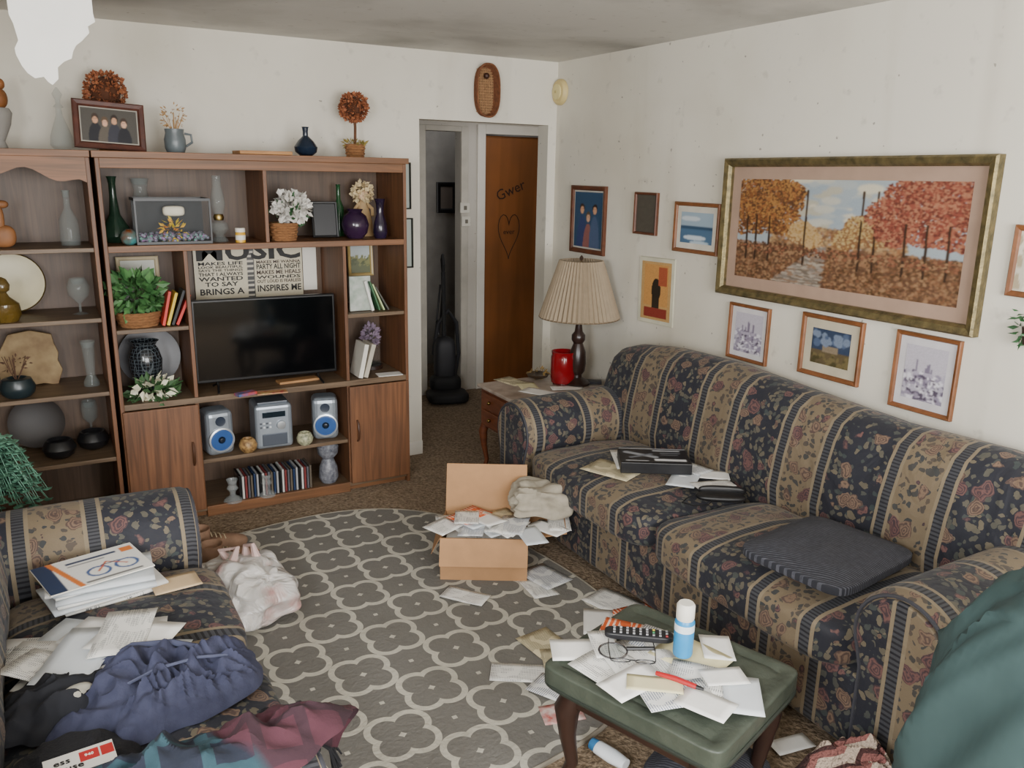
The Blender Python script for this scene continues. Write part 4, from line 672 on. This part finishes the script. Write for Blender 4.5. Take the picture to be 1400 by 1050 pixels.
p=OZ(865,905,zf+.01); t=T('reading_glasses','thin dark framed eyeglasses lying on the footstool papers','glasses',(p.x,p.y,zf+.001),rad(-35)); GF=mat('1a1a1c',.3)
for s in (-1,1): TB('rim',GF,t,[(.034*s+.027*cos(a),-.003-.010*sin(a),.014+.012*sin(a)) for a in [2*pi*k/24 for k in range(24)]],.0018,5,True); TB('temple',GF,t,[(.062*s,-.006,.018),(.066*s,.06,.012),(.064*s,.12,.004)],.0016,5)
TB('bridge',GF,t,[(-.008,-.006,.018),(0,-.008,.020),(.008,-.006,.018)],.0018,5)
p=OZ(838,892,zf); t=T('magnifying_glass','round silver rimmed magnifying glass beside the eyeglasses on footstool','magnifier',(p.x,p.y,zf+.002)); TB('rim',mat('8a8a90',.2,.1,4,0,1),t,[(.040*cos(a),.040*sin(a),.004) for a in [2*pi*k/32 for k in range(32)]],.003,6,True); L('lens',GLASS,t,[(0,.001),(.038,.003),(0,.007)],seg=28); TB('handle',BLACK,t,[(.04,-.01,.004),(.11,-.05,.006)],.006)
p,q=OZ(897,920,zf+.006),OZ(952,939,zf+.006); t=T('knife','red handled folding knife lying on the footstool papers','knife'); TB('red_grip',mat('a01a1e',.35),t,[p,p.lerp(q,.5)+V((0,0,.003)),q],[.006,.008,.007]); TB('black_tip',BLACK,t,[q,q+(q-p)*.18],[.006,.004]); rebase(t,p)
FL=[(838,824,.16,.22,.3,P2,'printed bill on the floor behind the footstool'),(868,836,.10,.2,1.5,PO,'orange printed mailer on floor behind the footstool'),(818,850,.12,.2,-.6,P1,'plain white letter on the floor behind the footstool'),(636,815,.1,.2,.65,P2,'white addressed envelope on the rug before the carton'),(745,788,.16,.2,.2,P3,'printed letter on the carpet right of the carton'),(736,803,.12,.18,-.1,P2,'second printed letter beside the carton corner'),(712,920,.11,.22,1.0,P2,'white stamped envelope on rug left of the footstool'),(748,882,.15,.21,.1,P5,'yellowed newspaper clipping on rug by footstool'),(770,905,.15,.18,-.4,P5,'second newspaper clipping half under the footstool'),(755,940,.12,.15,.5,P3,'blue printed card on rug beside the footstool leg'),(768,975,.14,.10,-.3,mat('b8302a',.5,.2,30,0,0,1,'d8d4cc'),'red and white flyer on rug beside footstool leg'),(1082,1017,.07,.14,1.4,P1,'crumpled white paper on carpet between footstool and blanket')]
for i,(px,py,w,l,rz,m,lb) in enumerate(FL): pp(px,py,.014+.002*(i%5),w,l,rz,m,lb,curl=.008)
p=OZ(838,1036,.03); t=T('lotion_tube','white plastic tube with blue cap on floor under footstool','tube',(p.x,p.y,.034),rot=(pi/2,0,rad(15))); L('tube_body',mat('d8dce0',.4,.05),t,[(0,-.06),(.024,-.06),(.026,.0),(.02,.05),(0,.05)],sq=.8); L('cap',mat('3a7ab0',.4),t,[(0,-.085),(.018,-.085),(.02,-.061),(0,-.061)])
o=RB('floor_cushion',RIB,None,(-1.42,-3.16,.07),(.17,.16,.055),4,9,puff,.4); setp(o,'black striped cushion on the floor beneath the footstool','cushion')
o=blob('crochet_blanket',zig(),None,(-1.14,-3.46,.0),.17,.22,.24,.3,5,.3,3.0,irr=.2); setp(o,'pink, cream and maroon zigzag crocheted blanket by the sofa arm','blanket')
TE=mat('3a4f4f',.9,.1,3,.15,0,1,'2c4040',(1,1,1),8)
def f_(w,p): 
    k=1-.16*max(0,p.z); w.x*=k; w.y*=k; 
    d=.035*noise.noise(V((p.y*2.5,p.z*1.2,p.x*2.5+3)))+.022*max(0,1-3.5*abs(noise.noise(V((p.x*2.2,p.z*1.5+p.y*2.2,9)))))+.012*max(0,1-4*abs(noise.noise(V((p.x*4,p.z*2.5+p.y*4,19))))); w.x*=1+d*2; w.y*=1+d*2; w.z*=1+d*.6; return w
t=T('covered_armchair','armchair covered in dark teal cloth at the right photo edge','armchair'); RB('teal_cover',TE,t,(-1.05,-4.02,.52),(.40,.40,.505),2.7,34,f_); rebase(t,(-1.05,-4.02,0))
# ---------------- carton ----------------
by=rad(-30); bw,bd,bh=.385,.30,.20; p=OZ(602,796,0); q=OZ(720,798,0); mid=(p+q)/2; d=V((sin(-by),cos(by),0)); cc=mid+d*(bd/2); CB=mat('ae845c',.8,.08,15)
t=T('cardboard_box','open brown cardboard carton full of mail on the rug','box',(cc.x,cc.y,.013),by)
for a in ((-bw/2,bw/2,-bd/2,-bd/2+.004),(-bw/2,bw/2,bd/2-.004,bd/2),(-bw/2,-bw/2+.004,-bd/2+.004,bd/2-.004),(bw/2-.004,bw/2,-bd/2+.004,bd/2-.004)): B('side_panel',CB,t,a[0],a[1],a[2],a[3],0,bh)
B('base_panel',CB,t,-bw/2+.004,bw/2-.004,-bd/2+.004,bd/2-.004,0,.004)
PR('back_flap',CB,t,[(-bw/2,bd/2,bh),(bw/2,bd/2,bh),(bw/2-.005,bd/2+.02,bh+.23),(-bw/2+.005,bd/2+.02,bh+.23)],(0,.003,0)); PR('front_flap',CB,t,[(-bw/2,-bd/2,bh),(bw/2,-bd/2,bh),(bw/2,-bd/2-.05,bh-.11),(-bw/2,-bd/2-.05,bh-.11)],(0,-.003,0))
PR('side_flap',CB,t,[(bw/2,-bd/2,bh),(bw/2,bd/2,bh),(bw/2+.17,bd/2,bh+.03),(bw/2+.17,-bd/2,bh+.03)],(0,0,.003)); PR('side_flap',CB,t,[(-bw/2,-bd/2,bh),(-bw/2,bd/2,bh),(-bw/2-.04,bd/2,bh-.08),(-bw/2-.04,-bd/2,bh-.08)],(0,0,.003))
gc='letters overflowing the cardboard carton'; r=random.Random(9)
for i in range(14):
    a=r.uniform(-bw/2,bw/2)*.8-.03; b=r.uniform(-bd/2,bd/2)*.55-.02; X_=cc.x+a*cos(by)-b*sin(by); Y_=cc.y+a*sin(by)+b*cos(by)
    o=paper(X_,Y_,bh+.022+.003*i,r.uniform(.1,.14),r.uniform(.15,.2),r.uniform(-1.4,1.4),[P1,P2,P6,P2,P3,PO][i%6] if i!=5 else P5,['white','printed','bluish','grey printed','blue printed','orange'][i%6]+' mail piece in the heap overflowing the cardboard carton',group=gc,curl=.010); o.rotation_euler=(r.uniform(-.06,.06),r.uniform(-.06,.06),o.rotation_euler[2])
o=B('mail_stack',printed('d8d6d0','5a5a5a'),None,-bw/2+.02,bw/2-.02,-bd/2+.02,bd/2-.02,0,.17,.01); o.location=(cc.x,cc.y,.02); o.rotation_euler=(0,0,by); setp(o,'bundled stack of white mail inside the cardboard carton','mail bundle')
for i,(px,py,rz,m) in enumerate(((750,722,.3,P1),(764,714,-.5,P2),(726,732,-.2,P6))): pp(px,py,bh+.042+.003*i,.10,.18,rz,m,['white envelope on the right flap of the carton','printed sheet at the tip of the right carton flap','bluish letter on the front corner of right carton flap'][i],curl=.008)
p=OZ(742,688,.30)
HT=mat('9c9484',.9,.12,30,.3,0,1,None,(1,1,1),60)
def crump(w,p):
    k=.040*noise.noise(V((p.x*1.4,p.y*1.4,p.z*1.4+4)))+.012*sin(8*noise.noise(V((p.x*1.0+7,p.y*1.0,p.z*1.0)))); w+=w.normalized()*k; return w
o=RB('canvas_hat',HT,None,(p.x,p.y,.33),(.155,.10,.062),3,20,crump,rad(-25)); setp(o,'crumpled beige canvas hat on top of the cardboard carton','hat')
# ---------------- bag and boots ----------------
def bagm():
    m,nt,b=new('thin_white_plastic'); co=coords(nt); n=nz(nt,co,7,3); n2=nz(nt,co,9,3,1.2); n3=nz(nt,co,5,2); c=mx(nt,ramp(nt,n.outputs[0],.54,.72),srgb('dad6d1'),srgb('c8908a')); c=mx(nt,ma(nt,'MULTIPLY',ramp(nt,n3.outputs[0],.45,.7),.4),c,srgb('857f7a'))
    nt.links.new(c,b.inputs['Base Color']); b.inputs['Roughness'].default_value=.28; b.inputs['Alpha'].default_value=.92; b.inputs['Subsurface Weight'].default_value=.2; b.inputs['Subsurface Radius'].default_value=(.05,.04,.03); bumpit(nt,b,n2.outputs[0],.8,.04); return m
def crumb(w,p):
    k=.045*noise.noise(V((p.x*1.3,p.y*1.3,p.z*1.3+1)))+.010*sin(8*noise.noise(V((p.x*1.1+3,p.y*1.1,p.z*1.4)))); w+=w.normalized()*k; w.z=max(w.z,-.108)
    if p.z>0: w.x*=1-.25*p.z; w.y*=1-.25*p.z
    return w
o=RB('plastic_bag',bagm(),None,(-2.385,-1.50,.125),(.185,.225,.11),2.8,26,crumb,.25); setp(o,'white plastic shopping bag full of things on the rug','bag')
for s in (-1,1): TB('bag_handle',mat('cfb2ac',.4),o,[(.0+.03*s,.08,.18),(-.02+.05*s,.1,.24),(.02+.03*s,.05,.26),(.06*s,.0,.18)],[.026,.010,.010,.026])
def shoe(label,loc,rz,m):
    t=T('boot',label,'boot',loc,rz,'pair of tan work boots'); RB('sole',mat('5a4a3c',.8),t,(0,0,.014),(.14,.05,.014),4,7); RB('upper',m,t,(.03,0,.06),(.115,.045,.045),2.6,9,lambda w,p:V((w.x,w.y,w.z*(1.0 if w.x<0 else 1-.25*p.x)))); L('shaft',m,t,hollow([(.045,.05),(.048,.11),(.05,.16)]),(-.07,0,0),18)
    for k in range(4): TB('lace',mat('c8b89a',.8),t,[(.0-.02*k+.04,-.03,.098+.008*k),(.0-.02*k+.04,0,.108+.008*k),(.0-.02*k+.04,.03,.098+.008*k)],.003,5)
LE=mat('8f705a',.8,.2,20); shoe('tan work boot nearest the white plastic bag',(-2.38,-1.13,.014),rad(10),LE); shoe('tan work boot closest to the cabinet door',(-2.40,-.95,.014),rad(4),LE)
# ---------------- fern ----------------
t=T('fern','bushy green fern on a stand behind the loveseat arm','plant',(-3.24,-1.27,0)); L('stand',DKW,t,[(0,0),(.12,0),(.12,.02),(.03,.05),(.03,.42),(.12,.45),(.12,.47),(0,.47)]); L('pot',mat('5a4030',.6),t,hollow([(.09,.47),(.12,.60),(.125,.62)]))
bm=bmesh.new(); rn=random.Random(3)
for k in range(260):
    a=rn.uniform(0,6.28); Rr=rn.uniform(.05,.23); hh=rn.uniform(.06,.22); pts=[]
    for i in range(9): s=i/8; pts.append(V((Rr*s*cos(a),Rr*s*sin(a),.62+hh*sin(pi*min(1,s*.8))*1.0-.10*s*s*(Rr/.2))))
    tube(bm,pts,.0015,4); sd=V((-sin(a),cos(a),0)); ex=V((cos(a),sin(a),0))
    for i in range(1,9):
        w=.036*(1-i/14)
        for s in (-1,1):
            q0=pts[i]; e=ex*.013; v=[bm.verts.new(x) for x in (q0-e,q0+e,q0+sd*s*w*.7+e*1.2,q0+sd*s*w+V((0,0,-.004)),q0+sd*s*w*.7-e*.9)]; bm.faces.new(v)
O('fronds',bm,mat('2c5440',.6,.3,20,0,0,1,'67967f'),t,False)
# ---------------- loveseat items ----------------
ZV=.506
gm='magazines and mail stacked by the far loveseat arm'; p=OZ(140,800,ZV+.02); r=random.Random(5)
for i in range(9): o=paper(p.x+r.uniform(-.025,.03),p.y+r.uniform(-.02,.02),ZV+.008*i+.002,.27,.2,r.uniform(-.15,.15)+.1,[P2,P1,P6][i%3],'white magazine in the stack by the far loveseat arm','magazine',gm,.004,'magazine'); o.modifiers[-1].thickness=.006
cvm=Cv(110,80,'e8e6e0').rect(0,0,.16,1,'2a3a5a').line(.16,0,.30,1,.03,'d87a3a').rect(.3,.14,.8,.21,'2a3a5a').rect(.3,.26,.66,.29,'8a8a8a').disc(.52,.66,.12,'3a5a90').disc(.52,.66,.09,'e8e6e0').disc(.80,.64,.12,'3a5a90').disc(.80,.64,.09,'e8e6e0').line(.52,.66,.64,.42,.012,'c85a2a').line(.64,.42,.80,.64,.012,'c85a2a').line(.58,.5,.74,.48,.010,'2a3a5a').rect(.84,.1,.97,.26,'d87a3a').rect(.34,.90,.9,.94,'6a6a6a').blur(1)
t=T('magazine','orange and navy covered magazine topmost on the loveseat stack','magazine',(p.x-.02,p.y,ZV+.084),rad(14)); B('pages',WHITE,t,-.145,.145,-.105,.105,-.004,0); pic('cover',t,cvm,.288,.208,.0006,flat=True)
pp(240,797,ZV+.004,.14,.1,.1,mat('c8ae8a',.6),'tan paper envelope right of the magazine stack on loveseat',name='envelope')
p=OZ(130,885,ZV+.03); gl='loose mail heaped in the middle of the loveseat'
r=random.Random(15)
for i in range(14): paper(p.x+r.uniform(-.12,.12),p.y+r.uniform(-.10,.09),ZV+.0045*i+.002,r.uniform(.12,.2),r.uniform(.2,.27),r.uniform(-1.2,1.2),[P1,P2,P1,P6][i%4],['plain white','printed','folded white','bluish'][i%4]+' letter heaped in the middle of the loveseat',group=gl,curl=.010)
o=blob('navy_trousers',mat('30334a',.9,.15,25,.2,0,1,'3f4259',(1,1,1),120),None,(-2.83,-2.68,ZV-.002),.25,.17,.038,.45,8,1.8,4,60,180,fs=10,irr=.4); setp(o,'crumpled navy blue trousers on the loveseat seat','trousers')
TB('waistband',mat('464a62',.85),o,[(-.12,.10,.045),(-.04,.12,.065),(.05,.09,.065),(.12,.04,.055)],.009); TB('side_seam',mat('50546c',.85),o,[(-.10,-.06,.06),(.0,-.05,.085),(.10,-.03,.075),(.19,-.02,.05)],.004,6)
o=blob('printed_shirt',mat('16171c',.9,.1,6,.2,0,1,'22242c'),None,(-3.04,-2.64,ZV-.002),.15,.14,.035,.2,18,1.5,3.5,40,130,fs=9,irr=.4); setp(o,'black shirt with white print beside the navy trousers','shirt')
blob('white_print',mat('a8a498',.8),o,(.03,-.05,.058),.04,.025,.012,.4,4,.5,nr=8,na=24,thick=.004)
def armz(X_,Y_):
    d=abs(Y_-(-3.265)); 
    return .51+ (math.sqrt(max(0,.175**2-d*d)) if d<.175 else 0)
def jm():
    m,nt,b=new('plaid_jacket'); co=coords(nt); sp=nd(nt,'SeparateXYZ'); nt.links.new(co,sp.inputs[0]); n=nz(nt,co,2.6,2,.5); a=ramp(nt,ma(nt,'ADD',n.outputs[0],ma(nt,'MULTIPLY',sp.outputs[0],.6)),.50,.54)
    pl=ma(nt,'MAXIMUM',ma(nt,'LESS_THAN',ma(nt,'FRACT',ma(nt,'MULTIPLY',sp.outputs[0],11.)),.25),ma(nt,'LESS_THAN',ma(nt,'FRACT',ma(nt,'MULTIPLY',sp.outputs[1],11.)),.25))
    c=mx(nt,a,mx(nt,ma(nt,'MULTIPLY',pl,.7),srgb('161c2a'),srgb('24424a')),mx(nt,ma(nt,'MULTIPLY',pl,.6),srgb('42202a'),srgb('1e141c'))); nt.links.new(c,b.inputs['Base Color']); b.inputs['Roughness'].default_value=.95; bumpit(nt,b,nz(nt,co,90).outputs[0],.4,.004); return m
o=blob('jacket',jm(),None,(-2.82,-3.12,.49),.34,.22,.022,.1,11,2.6,4,64,190,base=armz,fs=9,irr=.35); setp(o,'maroon and navy jacket draped over the near loveseat arm','jacket')
o=blob('fringed_scarf',mat('0f0f13',.95,.2,60,.6),None,(-2.60,-3.00,.50),.08,.11,.05,.1,21,1.0,2.3,22,70); setp(o,'black fringed scarf at the front corner of the loveseat','scarf')
bm=bmesh.new(); rn=random.Random(6)
for k in range(90):
    a=rn.uniform(-.7,1.9); x,y=.085*cos(a),.115*sin(a); tube(bm,[(x*.9,y*.9,.02),(x*1.12,y*1.12,.01),(x*1.3+rn.uniform(-.01,.01),y*1.25,rn.uniform(-.09,-.03))],.0025,4)
O('fringe',bm,mat('0f0f13',.95,.2),o)
o=blob('black_sweater',mat('19191e',.9,.15,30,.3),None,(-3.04,-2.93,ZV-.002),.16,.13,.045,.2,28,.8,3.5,30,100,fs=7); setp(o,'folded black sweater under the flyer on the loveseat','sweater')
p=OZ(112,1052,.585); t=T('flyer','red and white printed flyer at the bottom left of the loveseat','flyer',(p.x,p.y,.595),rad(5)); t.scale=(.72,.72,1); B('sheet',mat('d4d0c8',.5,.04),t,-.09,.09,-.07,.07,0,.002); B('red_block',mat('b02a2a',.5),t,0,.05,.01,.055,.002,.0026); B('red_block',mat('b02a2a',.5),t,.055,.088,.01,.055,.002,.0026); TX('ess',.035,K,t,(-.045,.035,.003)); TX('house',.035,K,t,(-.035,.0,.003)); TX('940',.016,LT,t,(.025,.033,.003)); B('photo_strip',mat('3a3a3c',.5,.3,60),t,-.088,.088,-.065,-.03,.002,.0026)
# ---------------- lights ----------------
def area(n,loc,rot,sx_,sy_,p,col=(1,1,1)):
    l=bpy.data.lights.new(n,'AREA'); l.shape='RECTANGLE'; l.size=sx_; l.size_y=sy_; l.energy=p; l.color=col; o=bpy.data.objects.new(n,l); C.objects.link(o); o.location=loc; o.rotation_euler=rot
area('window_light',(-2.0,YF+.05,1.5),(rad(90),0,0),2.5,1.4,220,(1,.995,.985))
area('side_fill_light',(XW+.05,-4.5,1.7),(rad(78),0,rad(-78)),1.2,1.0,150,(.96,.98,1))  # added fill lamp by the left wall, which has no window
area('hall_fill_light',(.5,.7,2.4),(0,0,0),.3,.3,3.0,(1,.96,.92))  # weak unseen fill added under the hall ceiling to brighten the hall
area('far_room_fill_light',(.3,1.9,2.4),(0,0,0),.3,.3,1.6,(.95,.97,1))  # unseen fill added so the room beyond the hall looks less black
w=bpy.data.worlds.new('sky'); bpy.context.scene.world=w; w.use_nodes=True; w.node_tree.nodes['Background'].inputs[0].default_value=(.8,.88,1,1); w.node_tree.nodes['Background'].inputs[1].default_value=1.0
